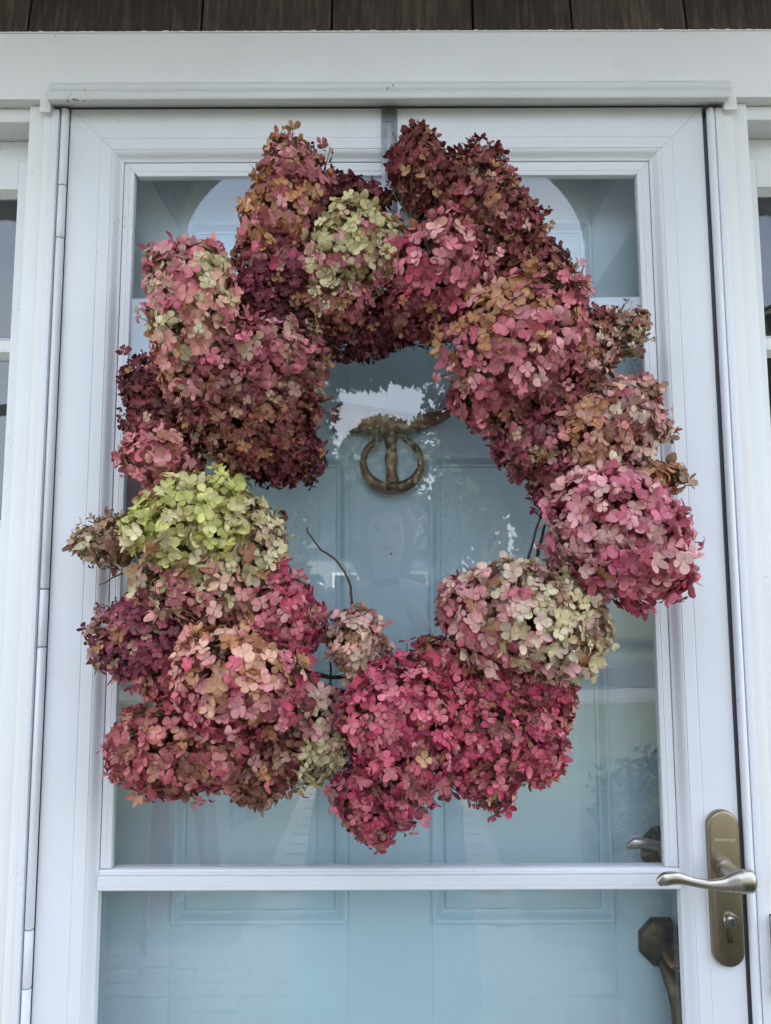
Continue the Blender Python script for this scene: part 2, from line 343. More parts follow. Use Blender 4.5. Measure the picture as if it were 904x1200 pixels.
# ragged caulk and paint where the header meets the shingles
V = []; F = []; n = 900
for k in range(n + 1):
    x = -.92 + 1.85 * k / n; t = .0006 + max(0, noise.noise((x * 95, 3.1, 0)) - .1) * .004 + max(0, noise.noise((x * 300, 9.1, 0))) * .0022
    V += [(x, -.0158, 2.1685), (x, -.0165 - .3 * t, 2.1695 + t * .5), (x, -.0105, 2.1700 + t), (x, -.006, 2.1700)]
for k in range(n): a = k * 4; F += [(a + i, a + 4 + i, a + 5 + i, a + 1 + i) for i in range(3)]
raw('caulk_bead', V, F, M['header'], sur, 60)
for sx, (a, b, c, d) in ((-1, (-.506, -.4825, -.482, -.4702)), (1, (.4955, .518, .480, .495))):
    box('post', a, b, -.002, .06, .0, 2.0675, M['trim'], sur, .002)
    box('cream_strip', c, d, -.008, .05, .0, 2.0676, M['cream'], sur, .0012)
    box('corner_block', c - .002, d + .001, -.0185, -.0152, 2.047, 2.089, M['cream'], sur, .0008)
    box('jamb', *((-.5058, -.4575) if sx < 0 else (.4668, .5178)), .0605, .19, .0, 2.0670, M['trim'], sur, .001)
    box('outer_casing', *((-.90, -.768) if sx < 0 else (.780, .912)), -.012, .06, .0, 2.0675, M['trim'], sur, .002)
box('head_jamb', -.4574, .4664, .061, .19, 2.066, 2.12, M['trim'], sur, .001)
box('threshold', -.9, .912, -.06, .19, -.012, .028, M['steel'], sur, .003)

# narrow sidelight windows
def sidelight(sx, label):
    w = tag(empty('sidelight_window', (sx * .64, .05, 0)), label, 'window', 'sidelights beside the door')
    if sx < 0: n0, n1, f0, f1, p0, p1 = -.5358, -.5062, -.7675, -.738, -.738, -.5358
    else: n0, n1, f0, f1, p0, p1 = .5182, .5445, .7485, .7795, .5445, .7485
    lo, hi = min(n0, f0), max(n1, f1)
    box('stile', n0, n1, .034, .07, .03, 2.0035, M['trim'], w, .002)
    box('stile', f0, f1, .034, .07, .03, 2.0035, M['trim'], w, .002)
    box('lip', lo, hi, .004, .058, 2.046, 2.0672, M['trim'], w, .003)
    box('recess_board', lo, hi, .05, .075, 2.0042, 2.0455, M['trim'], w, .001)
    box('top_rail', p0, p1, .0345, .07, 1.9615, 2.0025, M['trim'], w, .002)
    bars = [(1.7165, 1.7355), (1.4345, 1.4705), (1.17, 1.198)]
    for z0, z1 in bars: box('muntin', p0, p1, .036, .066, z0, z1, M['trim'], w, .003)
    box('bottom_rail', p0, p1, .0345, .07, .84, .93, M['trim'], w, .002)
    box('lower_panel', p0, p1, .046, .07, .03, .8395, M['trim'], w, .002)
    ed = [1.9615, 1.7355, 1.7165, 1.4705, 1.4345, 1.198, 1.17, .93]
    for k in range(4):
        z1, z0 = ed[2 * k], ed[2 * k + 1]
        box('pane', p0, p1, .0505, .0535, z0, z1, M['oldglass'], w, 0)
        # putty bevel round the pane
        V = []; F = []
        for ins, y in ((.0, .037), (.007, .0502)):
            wob = [random.uniform(-.0008, .0008) for _ in range(8)]
            V += [(p0 + ins, y, z0 + ins), (p1 - ins, y, z0 + ins), (p1 - ins, y, z1 - ins), (p0 + ins, y, z1 - ins)]
        F = [(i, (i + 1) % 4, 4 + (i + 1) % 4, 4 + i) for i in range(4)]
        raw('putty', V, F, M['trim'], w)
sidelight(-1, 'narrow white sidelight window left of the storm door')
sidelight(1, 'narrow white sidelight window right of the storm door')

# ================================================================== STORM DOOR FRAME (jambs, hinge, drip cap)
fr = tag(empty('storm_door_frame', (0, 0, 0)), 'white metal storm door frame with rounded drip cap on top', 'door frame')
prof = [(0, y, z) for y, z in [(-.0152, 2.0870), (-.0225, 2.0868), (-.0255, 2.0856), (-.0272, 2.0832), (-.0276, 2.0800), (-.0270, 2.0765), (-.0255, 2.0742), (-.0242, 2.0730), (-.0242, 2.0708), (-.0285, 2.0702), (-.0312, 2.0690), (-.0326, 2.0665), (-.0330, 2.0630), (-.0326, 2.0595), (-.0312, 2.0568), (-.0285, 2.0556), (-.0245, 2.0558), (-.0120, 2.0610), (-.0006, 2.0652), (-.0006, 2.0674), (-.0152, 2.0676)]]
sweep('drip_cap', prof, (-.472, 0, 0), (.4835, 0, 0), M['vinyl'], fr, nA=lambda p: ((.008 * max(0, (2.066 - p[2]) / .02), 0, 0) if p[2] < 2.068 else (.006, 0, 0)), nB=lambda p: ((-.008 * max(0, (2.066 - p[2]) / .02), 0, 0) if p[2] < 2.068 else (.0, 0, 0)))
box('side_strip', -.4700, -.4607, -.0105, .05, .03, 2.0560, M['alu'], fr, .0012)
box('side_strip', .4695, .4798, -.0095, .05, .03, 2.0560, M['alu'], fr, .0012)
zz = [2.0600, 1.945, 1.868, 1.380, 1.304, .95, .88, .40, .32, .035]
for i in range(len(zz) - 1):
    za, zb = zz[i] - .0008, zz[i + 1] + .0008
    tube('hinge_knuckle', [(-.4540, -.0035, zb), (-.4540, -.0035, zb + .0008), (-.4540, -.0035, za - .0008), (-.4540, -.0035, za)], [.0050, .0056, .0056, .0050], M['alu'], fr, 16)
tube('round_stop', [(.4640, -.0045, .03), (.4640, -.0045, 2.054), (.4640, -.0045, 2.0575), (.4640, -.0045, 2.059)], [.0056, .0056, .0042, .0015], M['alu'], fr, 16)
box('gap_shade_strip', .4568, .4692, .004, .05, .03, 2.05, M['dark'], fr, .0005)  # dark strips set in the gaps, coloured as the shade there
box('gap_shade_strip', -.4600, -.4500, .003, .05, .03, 2.05, M['dark'], fr, .0005)
box('gap_shade_strip', -.4495, .4565, .004, .05, 2.0658, 2.0675, M['dark'], fr, 0)

# ================================================================== STORM DOOR
sdo = tag(empty('storm_door', (.0035, .015, .03)), 'white storm door with two glass panes and a thin cross rail', 'door')
X0, X1, ZB, ZT = -.449, .4555, .032, 2.0640
P_frame = [(0, .002), (.0012, .0003), (.0025, 0), (.0450, 0), (.0457, .0006), (.0465, .0006), (.0472, 0), (.0615, 0), (.0620, .0010), (.0627, .0010), (.0634, .0005), (.0655, .0012), (.0680, .0035), (.0705, .0070), (.0730, .0086), (.0755, .0092), (.0762, .0100), (.0762, .0225), (.060, .0225), (.060, .030), (0, .030)]
P_ret = [(.0767, .0118), (.0771, .0108), (.0895, .0104), (.0900, .0110), (.0908, .0110), (.0914, .0106), (.0960, .0112), (.0970, .0138), (.0970, .0138), (.0970, .0215), (.0767, .0215)]
G = .00022
def mitred(prof, side, name, parent, mat, zb=ZB, mit_bottom=True, wider=0):
    if side in 'LR':
        s = 1 if side == 'L' else -1; xe = X0 if side == 'L' else X1
        pr = [(s * u, y, 0) for u, y in prof]
        return sweep(name, pr, (xe, 0, zb), (xe, 0, ZT), mat, parent,
                     nA=(lambda p: (0, 0, abs(p[0]) + G)) if mit_bottom else None, nB=lambda p: (0, 0, -abs(p[0]) - G))
    s = -1 if side == 'T' else 1; ze = ZT if side == 'T' else zb
    pr = [(0, y, s * u) for u, y in prof]
    return sweep(name, pr, (X0, 0, ze), (X1, 0, ze), mat, parent, nA=lambda p: (abs(p[2]) + G, 0, 0), nB=lambda p: (-abs(p[2]) - G, 0, 0))
mitred(P_frame, 'L', 'stile', sdo, M['alu']); mitred(P_frame, 'R', 'stile', sdo, M['alu'])
mitred(P_frame, 'T', 'top_rail', sdo, M['alu']); mitred(P_frame, 'B', 'bottom_rail', sdo, M['alu'])
P_rt = [(u if u < .0899 else u + .004, y) for u, y in P_ret]
P_rl = [(u if u < .085 else u - .0055, y) for u, y in P_ret]; P_rr = [(u if u < .085 else u - .0025, y) for u, y in P_ret]
mitred(P_rl, 'L', 'glazing_bead', sdo, M['alu'], 1.0190, False); mitred(P_rr, 'R', 'glazing_bead', sdo, M['alu'], 1.0190, False)
mitred(P_ret, 'T', 'glazing_bead', sdo, M['alu'])
cr = [(.0290, .9925), (.0060, .9925), (.0042, .9940), (.0042, .9965), (.0052, .9970), (.0052, .9978), (.0040, .9984), (.0040, 1.0098), (.0046, 1.0106), (.0085, 1.0110), (.0085, 1.0120), (.0060, 1.0128), (.0064, 1.0143), (.0095, 1.0158), (.0100, 1.0172), (.0130, 1.0180), (.0290, 1.0180)]
sweep('cross_rail', [(0, y, z) for y, z in cr], (X0 + .0765, 0, 0), (X1 - .0765, 0, 0), M['alu'], sdo)
box('glass_pane', X0 + .086, X1 - .086, .0145, .0175, 1.0175, ZT - .094, M['glass'], sdo, 0)
box('glass_pane', X0 + .0700, X1 - .0700, 0.0235, .0265, .108, .9935, M['glass'], sdo, 0)

# lock plate with lever, cylinder and the maker's word
PX, PZ0, PZ1, PW = .4320, .9025, 1.0940, .0205
def stadium(hw, z0, z1, n=14):
    pts = []
    for k in range(n + 1): th = math.pi * k / n; pts.append((hw * math.cos(th), z1 - hw + hw * math.sin(th)))
    for k in range(n + 1): th = math.pi + math.pi * k / n; pts.append((hw * math.cos(th), z0 + hw + hw * math.sin(th)))
    return pts
def plate(name, cx, levels, mat, parent, z0=PZ0, z1=PZ1, hw=PW):
    V = []; F = []; n = None
    for ins, y in levels:
        pts = stadium(hw - ins, z0 + ins, z1 - ins); n = len(pts); V += [(cx + a, y, b) for a, b in pts]
    for l in range(len(levels) - 1):
        for k in range(n): F.append((l * n + k, l * n + (k + 1) % n, (l + 1) * n + (k + 1) % n, (l + 1) * n + k))
    F.append(tuple((len(levels) - 1) * n + k for k in range(n)))
    F.append(tuple(range(n))[::-1])
    return raw(name, V, F, mat, parent, 35)
lp = plate('lock_plate', PX, [(0, -.0003), (0, -.005), (.0008, -.0072), (.0022, -.0082), (.003, -.0084)], M['plate'], sdo)
lp['label'] = 'bronze toned lock plate with curved satin lever'
neck = [(PX - .001, -.008, 1.023), (PX - .001, -.016, 1.023), (PX - .001, -.0161, 1.023), (PX - .001, -.04, 1.0235), (PX, -.056, 1.024)]
V1 = tube_geo(neck, [.0128, .0128, .0105, .0100, .0098], 20)
hubp = bez([(PX + .014, -.0575, 1.0245), (PX + .010, -.0580, 1.0245), (PX - .004, -.0580, 1.0245), (PX - .022, -.0570, 1.0210), (PX - .042, -.0560, 1.0205), (PX - .062, -.0550, 1.0235), (PX - .080, -.0545, 1.0275), (PX - .094, -.0540, 1.0260), (PX - .1025, -.0540, 1.0210)], 4)
rr = np.interp(np.linspace(0, 1, len(hubp)), np.linspace(0, 1, 9), [.006, .0135, .0145, .0088, .0056, .0055, .0074, .0084, .0040])
V2 = tube_geo(hubp, [(float(a) * .62, float(a)) for a in rr], 18, flat=(0, 0, 1))
raw('lever', *merge([V1, V2]), M['nickel'], lp, 60)
tube('lock_cylinder', [(PX + .002, -.008, .9595), (PX + .002, -.0125, .9595), (PX + .002, -.0135, .9595)], [.0098, .0098, .0090], M['chrome'], lp, 24)
tube('lock_cylinder_core', [(PX + .002, -.0130, .9595), (PX + .002, -.0165, .9595)], .0058, M['chrome'], lp, 20)
box('keyhole', PX + .0012, PX + .0028, -.0169, -.0160, .9560, .9632, M['black'], lp, .0002)
box('lock_cylinder_tail', PX - .0022, PX + .0042, -.0105, -.0082, .9330, .9500, M['brassdark'], lp, .0012)
hub2 = bez([(PX + .010, .062, 1.024), (PX - .010, .063, 1.0235), (PX - .035, .062, 1.023), (PX - .055, .062, 1.026), (PX - .075, .062, 1.0315), (PX - .092, .062, 1.0320), (PX - .1035, .062, 1.0275)], 4)
rr2 = np.interp(np.linspace(0, 1, len(hub2)), np.linspace(0, 1, 7), [.010, .011, .0065, .0060, .0070, .0078, .0035])
raw('inner_lever', *merge([tube_geo([(PX, .031, 1.023), (PX, .062, 1.023)], .010, 16), tube_geo(hub2, [(float(a) * .62, float(a)) for a in rr2], 16, flat=(0, 0, 1))]), M['nickel'], lp, 60)
tc = bpy.data.curves.new('lettering', 'FONT'); tc.body = 'Andersen'; tc.size = .0068; tc.extrude = .0001; tc.align_x = 'CENTER'
to = bpy.data.objects.new('tmp', tc); COL.objects.link(to); dg = bpy.context.evaluated_depsgraph_get(); lm = bpy.data.meshes.new_from_object(to.evaluated_get(dg)); bpy.data.objects.remove(to)
lm.transform(Matrix.Translation((PX + .001, -.00845, 1.0560)) @ Matrix.Rotation(R(90), 4, 'X')); lm.materials.clear()
link('lettering', lm, M['engrave'], lp)

# ================================================================== BLUE ENTRY DOOR
ed_ = tag(empty('entry_door', (.005, .12, .03)), 'pale blue panelled front door seen behind the storm door glass', 'door')
DY = .100
dx0, dx1 = -.4555, .4645
rows = [(.20, .72), (.913, 1.578), (1.735, 1.945)]
colsx = [(-.303, -.055), (.064, .320)]
box('stile', dx0, colsx[0][0], DY, DY + .04, .03, 2.062, M['bluedoor'], ed_, .0006)
box('stile', colsx[1][1], dx1, DY, DY + .04, .03, 2.062, M['bluedoor'], ed_, .0006)
box('mullion', colsx[0][1], colsx[1][0], DY + .0002, DY + .04, .03, 2.062, M['bluedoor'], ed_, .0006)
zr = [.03, .20, .72, .913, 1.578, 1.735, 1.945, 2.062]
for a, b in colsx:
    for k in range(0, 8, 2): box('rail', a, b, DY + .0004, DY + .04, zr[k], zr[k + 1], M['bluedoor'], ed_, .0006)
def panel(x0, x1, z0, z1):
    lev = [(-.001, .0035), (0, -.0020), (.003, -.0030), (.006, -.0018), (.010, .0050), (.013, .0075), (.0165, .0080), (.017, .0100), (.019, .0100), (.0195, .0085), (.044, .0015), (.0445, .0005), (.0448, .0005)]
    V = []; F = []
    for ins, d in lev: V += [(x0 + ins, DY + d, z0 + ins), (x1 - ins, DY + d, z0 + ins), (x1 - ins, DY + d, z1 - ins), (x0 + ins, DY + d, z1 - ins)]
    for l in range(len(lev) - 1): F += [(l * 4 + i, l * 4 + (i + 1) % 4, l * 4 + 4 + (i + 1) % 4, l * 4 + 4 + i) for i in range(4)]
    l = len(lev) - 1; F.append(tuple(l * 4 + i for i in range(4)))
    raw('panel', V, F, M['bluedoor'], ed_, 25)
for a, b in colsx:
    for c, d in rows: panel(a, b, c, d)
tube('nail_head', [(.008, DY - .0006, 1.431), (.008, DY - .003, 1.431)], .0016, M['brassdark'], ed_, 8)

# whale knocker with a ring
kx = [(-.088, 1.628, .004, .004), (-.085, 1.630, .016, .009), (-.074, 1.632, .0215, .012), (-.055, 1.632, .0225, .014), (-.030, 1.628, .0215, .014), (0, 1.624, .0200, .014), (.030, 1.623, .0165, .012), (.055, 1.627, .0125, .010), (.075, 1.633, .0100, .008), (.088, 1.641, .0098, .007), (.096, 1.650, .0118, .006), (.102, 1.657, .0075, .004)]
V = []; F = []; n = 14
for (x, zc, h, d) in kx:
    for k in range(n):
        th = 2 * math.pi * k / n; V.append((x + .006, DY - .012 - d * math.cos(th) * .9, zc + h * math.sin(th)))
for l in range(len(kx) - 1): F += [(l * n + k, l * n + (k + 1) % n, (l + 1) * n + (k + 1) % n, (l + 1) * n + k) for k in range(n)]
F += [tuple(range(n)), tuple((len(kx) - 1) * n + k for k in range(n))]
kn = raw('door_knocker', V, F, M['brass'], ed_, 60); kn['label'] = 'tarnished brass whale shaped knocker with ring'
Vf = [tube_geo([(.103, DY - .012, 1.652), (.112, DY - .013, 1.664), (.110, DY - .013, 1.676)], [(.009, .004), (.007, .003), (.002, .002)], 8), tube_geo([(.098, DY - .012, 1.652), (.093, DY - .014, 1.664), (.096, DY - .014, 1.672)], [(.008, .004), (.006, .003), (.002, .002)], 8)]
raw('tail_fluke', *merge(Vf), M['brass'], kn, 60)
ring = []; rad = []
for k in range(33):
    th = R(118 + (422 - 118) * k / 32); ring.append((.010 + .0425 * math.cos(th), DY - .016, 1.5640 + .0385 * math.sin(th)))
    w = max(0, math.sin(-th)); rad.append((.0050 + .0040 * w, .0050 + .0034 * w))
ring = [(-.0115, DY - .014, 1.612)] + ring + [(.0305, DY - .014, 1.612)]; rad = [(.0035, .0035)] + rad + [(.0035, .0035)]
tube('knocker_ring', ring, rad, M['brass'], kn, 12, flat=(0, -1, 0))
sp = [(.008, DY - .008, 1.612), (.008, DY - .009, 1.600), (.009, DY - .010, 1.585), (.0085, DY - .010, 1.570), (.009, DY - .010, 1.552), (.010, DY - .012, 1.540), (.010, DY - .012, 1.533)]
tube('strike_strap', bez(sp, 4), [(float(a), .0032) for a in np.interp(np.linspace(0, 1, 25), np.linspace(0, 1, 7), [.0110, .0100, .0072, .0095, .0068, .0098, .0088])], M['brass'], kn, 12, flat=(0, -1, 0))
tube('ring_boss', [(.010, DY - .016, 1.5275), (.010, DY - .022, 1.5275), (.010, DY - .0265, 1.5275), (.010, DY - .0285, 1.5275)], [(.0125, .0075), (.0120, .0072), (.009, .005), (.003, .002)], M['brass'], kn, 16)

def octo(cx, cz, levels, name, parent, mat):
    V = []; F = []
    for r_, y in levels: V += [(cx + r_ * math.cos(R(22.5 + 45 * k)), y, cz + r_ * math.sin(R(22.5 + 45 * k))) for k in range(8)]
    for l in range(len(levels) - 1): F += [(l * 8 + k, l * 8 + (k + 1) % 8, l * 8 + 8 + (k + 1) % 8, l * 8 + 8 + k) for k in range(8)]
    F += [tuple(range(8))[::-1], tuple((len(levels) - 1) * 8 + k for k in range(8))]
    return raw(name, V, F, mat, parent, 20)
db = octo(.389, 1.013, [(.033, DY), (.033, DY - .006), (.031, DY - .010), (.026, DY - .022), (.024, DY - .023)], 'deadbolt', ed_, M['brassdark'])
tube('bolt_turn', [(.389, DY - .022, 1.013), (.389, DY - .030, 1.013), (.389, DY - .032, 1.013)], [.015, .015, .012], M['brass'], db, 20)
hs_ = octo(.382, .890, [(.034, DY), (.034, DY - .006), (.032, DY - .010), (.024, DY - .014), (.022, DY - .0145)], 'handle_rose', ed_, M['brassdark'])
tube('thumb_latch', [(.384, DY - .014, .891), (.385, DY - .030, .890), (.386, DY - .042, .885), (.386, DY - .052, .877)], [(.010, .006), (.013, .006), (.015, .007), (.010, .004)], M['brass'], hs_, 16)
gp = bez([(.382, DY - .008, .872), (.385, DY - .030, .855), (.390, DY - .046, .83), (.393, DY - .05, .78), (.390, DY - .044, .72), (.384, DY - .024, .68), (.382, DY - .006, .66)], 5)
tube('grip', gp, [(float(a), float(a) * .8) for a in np.interp(np.linspace(0, 1, len(gp)), [0, .2, .45, .7, 1], [.0100, .0135, .0165, .0135, .0095])], M['brassmid'], hs_, 14)
octo(.382, .655, [(.022, DY), (.022, DY - .006), (.018, DY - .010)], 'grip_foot', hs_, M['brassdark'])

# ================================================================== DOORBELL at the right edge
dbell = tag(empty('doorbell', (.5, -.01, .92)), 'white plastic doorbell box at the right edge beside the lock plate', 'doorbell')
box('case', .4835, .5220, -.026, -.0085, .874, .968, M['white_plastic'], dbell, .005, 3)
box('back_plate', .4840, .5215, -.0088, -.0022, .8745, .9675, M['black'], dbell, .001)
tube('button', [(.5005, -.0255, .905), (.5005, -.0285, .905), (.5005, -.0295, .905)], [.009, .009, .007], M['white_plastic'], dbell, 20)

# ================================================================== WREATH HANGER
hg = tag(empty('wreath_hanger', (.007, -.002, 1.95)), 'grey metal strap hooked over the top of the storm door', 'hanger')
box('strap', -.0040, .0185, -.0032, -.0008, 1.86, 2.0646, M['steel'], hg, .0004)
box('top_hook', -.0040, .0185, -.0008, .032, 2.06425, 2.0647, M['steel'], hg, .0003)
for a, b in ((.0015, .0026), (.0118, .0129)): box('rib', a, b, -.0046, -.0030, 1.862, 2.0420, M['steel'], hg, .0004)
box('rib', .0027, .0117, -.0046, -.0030, 2.0408, 2.0419, M['steel'], hg, .0004)
tube('hook', bez([(.007, -.003, 1.87), (.007, -.006, 1.80), (.007, -.03, 1.752), (.007, -.065, 1.742), (.007, -.082, 1.758), (.007, -.084, 1.785)], 5), .004, M['steel'], hg, 8)

# ================================================================== PORTICO (over and behind the camera, mirrored in the glass)
po = tag(empty('portico', (0, -.6, 2.25)), 'white arched portico with boarded vault mirrored in the storm door glass', 'portico')
AX, AH, ZS = .605, .34, 2.452
YF = -1.10
for s in (-1, 1):
    a, b = sorted((s * AX, s * .87))
    box('side_beam', a, b, YF - .06, -.03, 2.255, 2.450, M['porch'], po, .003)
    ys = bez([(s * .74, -.03, 1.72), (s * .74, -.10, 1.95), (s * .74, -.28, 2.13), (s * .74, -.55, 2.20), (s * .74, -.62, 2.25)], 5)
    tube('bracket', ys, (.03), M['porch'], po, 8)
NB = 22
def ell(th, k=1.0, dz=0): return AX * math.cos(th) * k, ZS + AH * math.sin(th) * k + dz
for i in range(NB):
    t0 = math.pi * i / NB + .004; t1 = math.pi * (i + 1) / NB - .004
    V = []
    for t in (t0, t1):
        for k in (1.0, 1.03):
            for y in (YF, -.032):
                x, z = ell(t, k); V.append((x, y, z))
    raw('ceiling_board', V, [(0, 1, 5, 4), (2, 6, 7, 3), (0, 4, 6, 2), (1, 3, 7, 5), (0, 2, 3, 1), (4, 5, 7, 6)], M['vault'], po)
# front fascia with the arched cut
V = []; F = []; n = 40
for i in range(n + 1):
    th = math.pi * i / n; x, z = ell(th); xo = .95 * math.cos(th); zo = 2.455 + (1 - abs(xo) / .95) * .62 + (.0 if i not in (0, n) else 0)
    for y in (YF - .001, YF - .08): V += [(x, y, z), (xo, y, max(zo, z + .02) if 0 < i < n else 2.46)]
for i in range(n):
    a = i * 4; b = a + 4
    F += [(a, b, b + 1, a + 1), (a + 2, a + 3, b + 3, b + 2), (a, a + 2, b + 2, b), (a + 1, b + 1, b + 3, a + 3)]
F += [(0, 1, 3, 2), (n * 4, n * 4 + 2, n * 4 + 3, n * 4 + 1)]
raw('arched_gable', V, F, M['porch'], po, 30)
for s in (-1, 1):
    V = [(s * 1.05, y, 2.44) for y in (-1.28, -.02)] + [(0, y, 3.12) for y in (-1.28, -.02)]
    V += [(x, y, z + .06) for x, y, z in V]
    raw('roof_slope', V, [(0, 1, 3, 2), (4, 6, 7, 5), (0, 4, 5, 1), (2, 3, 7, 6), (0, 2, 6, 4), (1, 5, 7, 3)], M['roof'], po)

# ================================================================== FLAG
fl = tag(empty('flag', (-1.0, -.1, 1.6)), 'red and white striped flag hanging limp, mirrored at the lower left of the glass', 'flag')
A = Vector((-1.02, -.012, 1.62)); Bp = Vector((-.34, -1.78, 2.16))
tube('flag_pole', [A, Bp], .0125, M['whitecloth'], fl, 10)
tube('pole_bracket', [A + Vector((0, .0, 0)), A + (Bp - A) * .06], .022, M['steel'], fl, 10)
d = (Bp - A)
NS = 13
for k in range(NS):
    V = []; F = []; rows_ = 16
    for r_ in range(rows_ + 1):
        for e in (0, .5, 1):
            t = .50 + .48 * (k + e) / NS; p = A + d * t; drop = 1.42 * r_ / rows_
            f = r_ / rows_; gx = .05 * math.sin(k * .9 + e * .9 + f * 3) * f; gather = 1 - .12 * f
            c = A + d * .74; p = c + (p - c) * gather
            V.append((p.x + gx + .10 * f * (1 - t), p.y + .04 * math.sin(k * 1.3 + e * 1.3) * f, p.z - .012 - drop))
    for r_ in range(rows_):
        for e in range(2): a = r_ * 3 + e; F.append((a, a + 1, a + 4, a + 3))
    top = [f for i, f in enumerate(F) if i // 2 < 6]; low = [f for i, f in enumerate(F) if i // 2 >= 6]
    mat = M['redcloth'] if k % 2 == 0 else M['whitecloth']
    me_o = raw('stripe', V, F, mat, fl, 60); me_o.data.materials.append(M['bluecloth'])
    if k >= 6:
        for i, p in enumerate(me_o.data.polygons): p.material_index = 1 if i // 2 < 6 else 0

# ================================================================== PERSON holding the phone (mirrored)
ps = tag(empty('person', (0, -1.46, 0)), 'person in a blue dress holding up a phone, mirrored faintly in the glass', 'person')
J = {'pel': ((0, 0, .92), .125), 'wa': ((0, .0, 1.06), .105), 'ch': ((0, .005, 1.24), .125), 'sh': ((0, .0, 1.36), .085), 'nk': ((0, .0, 1.42), .045), 'nk2': ((0, .012, 1.47), .045),
     'hd1': ((0, .025, 1.53), .066), 'hd2': ((0, .02, 1.60), .078), 'hd3': ((0, .01, 1.655), .060)}
E_ = [('pel', 'wa'), ('wa', 'ch'), ('ch', 'sh'), ('sh', 'nk'), ('nk', 'nk2'), ('nk2', 'hd1'), ('hd1', 'hd2'), ('hd2', 'hd3')]
for s, t in ((-1, 'l'), (1, 'r')):
    J.update({'hip' + t: ((s * .085, 0, .86), .088), 'kn' + t: ((s * .085, .01, .48), .055), 'ca' + t: ((s * .085, -.012, .34), .05), 'an' + t: ((s * .085, -.01, .09), .034), 'he' + t: ((s * .087, .03, .045), .034), 'to' + t: ((s * .10, .15, .03), .026),
              'so' + t: ((s * .165, 0, 1.345), .055), 'el' + t: ((s * .215, .11, 1.12), .039), 'wr' + t: ((s * .085, .335, 1.31), .026), 'pa' + t: ((s * .062, .385, 1.355), .024)})
    E_ += [('pel', 'hip' + t), ('hip' + t, 'kn' + t), ('kn' + t, 'ca' + t), ('ca' + t, 'an' + t), ('an' + t, 'he' + t), ('he' + t, 'to' + t), ('sh', 'so' + t), ('so' + t, 'el' + t), ('el' + t, 'wr' + t), ('wr' + t, 'pa' + t)]
    for f, (dx, dz, L_) in enumerate(((.0, .020, .07), (.0, .006, .075), (.0, -.008, .07), (.0, -.022, .058))):
        b = (s * .060, .392, 1.362 + dz)
        J['f%d%s' % (f, t)] = (b, .0085); J['g%d%s' % (f, t)] = ((s * .050, .408, 1.362 + dz), .0085); J['h%d%s' % (f, t)] = ((s * .028, .416, 1.362 + dz), .0075)
        E_ += [('pa' + t, 'f%d%s' % (f, t)), ('f%d%s' % (f, t), 'g%d%s' % (f, t)), ('g%d%s' % (f, t), 'h%d%s' % (f, t))]
    J['th1' + t] = ((s * .056, .380, 1.385), .010); J['th2' + t] = ((s * .034, .390, 1.392), .008); E_ += [('pa' + t, 'th1' + t), ('th1' + t, 'th2' + t)]
ks = list(J); me = bpy.data.meshes.new('body'); me.from_pydata([J[k][0] for k in ks], [(ks.index(a), ks.index(b)) for a, b in E_], [])
bo = bpy.data.objects.new('body', me); COL.objects.link(bo)
md = bo.modifiers.new('skin', 'SKIN'); sv = me.skin_vertices[0].data
for i, k in enumerate(ks): sv[i].radius = (J[k][1], J[k][1] * (.8 if k in ('ch', 'wa', 'pel') else 1)); sv[i].use_root = (k == 'pel')
sb = bo.modifiers.new('sub', 'SUBSURF'); sb.levels = 1; sb.render_levels = 1
dg = bpy.context.evaluated_depsgraph_get(); me2 = bpy.data.meshes.new_from_object(bo.evaluated_get(dg)); bpy.data.objects.remove(bo)
me2.materials.clear(); me2.materials.append(M['skin']); me2.polygons.foreach_set('use_smooth', [True] * len(me2.polygons))
bo = bpy.data.objects.new('body', me2); COL.objects.link(bo); bo.parent = ps
def lathe(name, rings, mat, parent, n=28):
    V = []; F = []
    for (cx, cy, z, rx, ry) in rings:
        V += [(cx + rx * math.cos(2 * math.pi * k / n), cy + ry * math.sin(2 * math.pi * k / n), z) for k in range(n)]
    for l in range(len(rings) - 1): F += [(l * n + k, l * n + (k + 1) % n, l * n + n + (k + 1) % n, l * n + n + k) for k in range(n)]
    me = bpy.data.meshes.new(name); me.from_pydata(V, [], F); me.materials.append(mat); me.polygons.foreach_set('use_smooth', [True] * len(F))
    o = bpy.data.objects.new(name, me); COL.objects.link(o); o.parent = parent; return o
lathe('dress', [(0, 0, .14, .30, .25), (0, 0, .45, .27, .22), (0, 0, .70, .235, .19), (0, 0, .90, .195, .155), (0, 0, 1.05, .150, .125), (0, .005, 1.15, .155, .130), (0, .008, 1.25, .175, .140), (0, .0, 1.33, .19, .115), (0, 0, 1.385, .155, .095), (0, 0, 1.41, .09, .075)], M['dress'], ps)
for s in (-1, 1):
    V, F = tube_geo([(s * .14, 0, 1.355), (s * .19, .03, 1.29), (s * .205, .07, 1.22)], [.065, .062, .06], 14, caps=False); raw('sleeve', V, F, M['dress'], None, 60).parent = ps
lathe('hair', [(0, -.055, 1.40, .075, .035), (0, -.045, 1.48, .088, .055), (0, -.025, 1.56, .090, .075), (0, -.012, 1.62, .090, .083), (0, .0, 1.67, .078, .078), (0, .0, 1.705, .045, .045), (0, 0, 1.715, .002, .002)], M['hair'], ps)
for s in (-1, 1): tube_o = raw('eye', *tube_geo([(s * .03, .088, 1.585), (s * .03, .098, 1.585), (s * .03, .101, 1.585)], [.011, .009, .003], 10), M['black'], None, 60); tube_o.parent = ps
raw('nose', *tube_geo([(0, .088, 1.588), (0, .105, 1.562), (0, .108, 1.553), (0, .092, 1.545)], [.007, .011, .012, .006], 8), M['skin'], None, 60).parent = ps
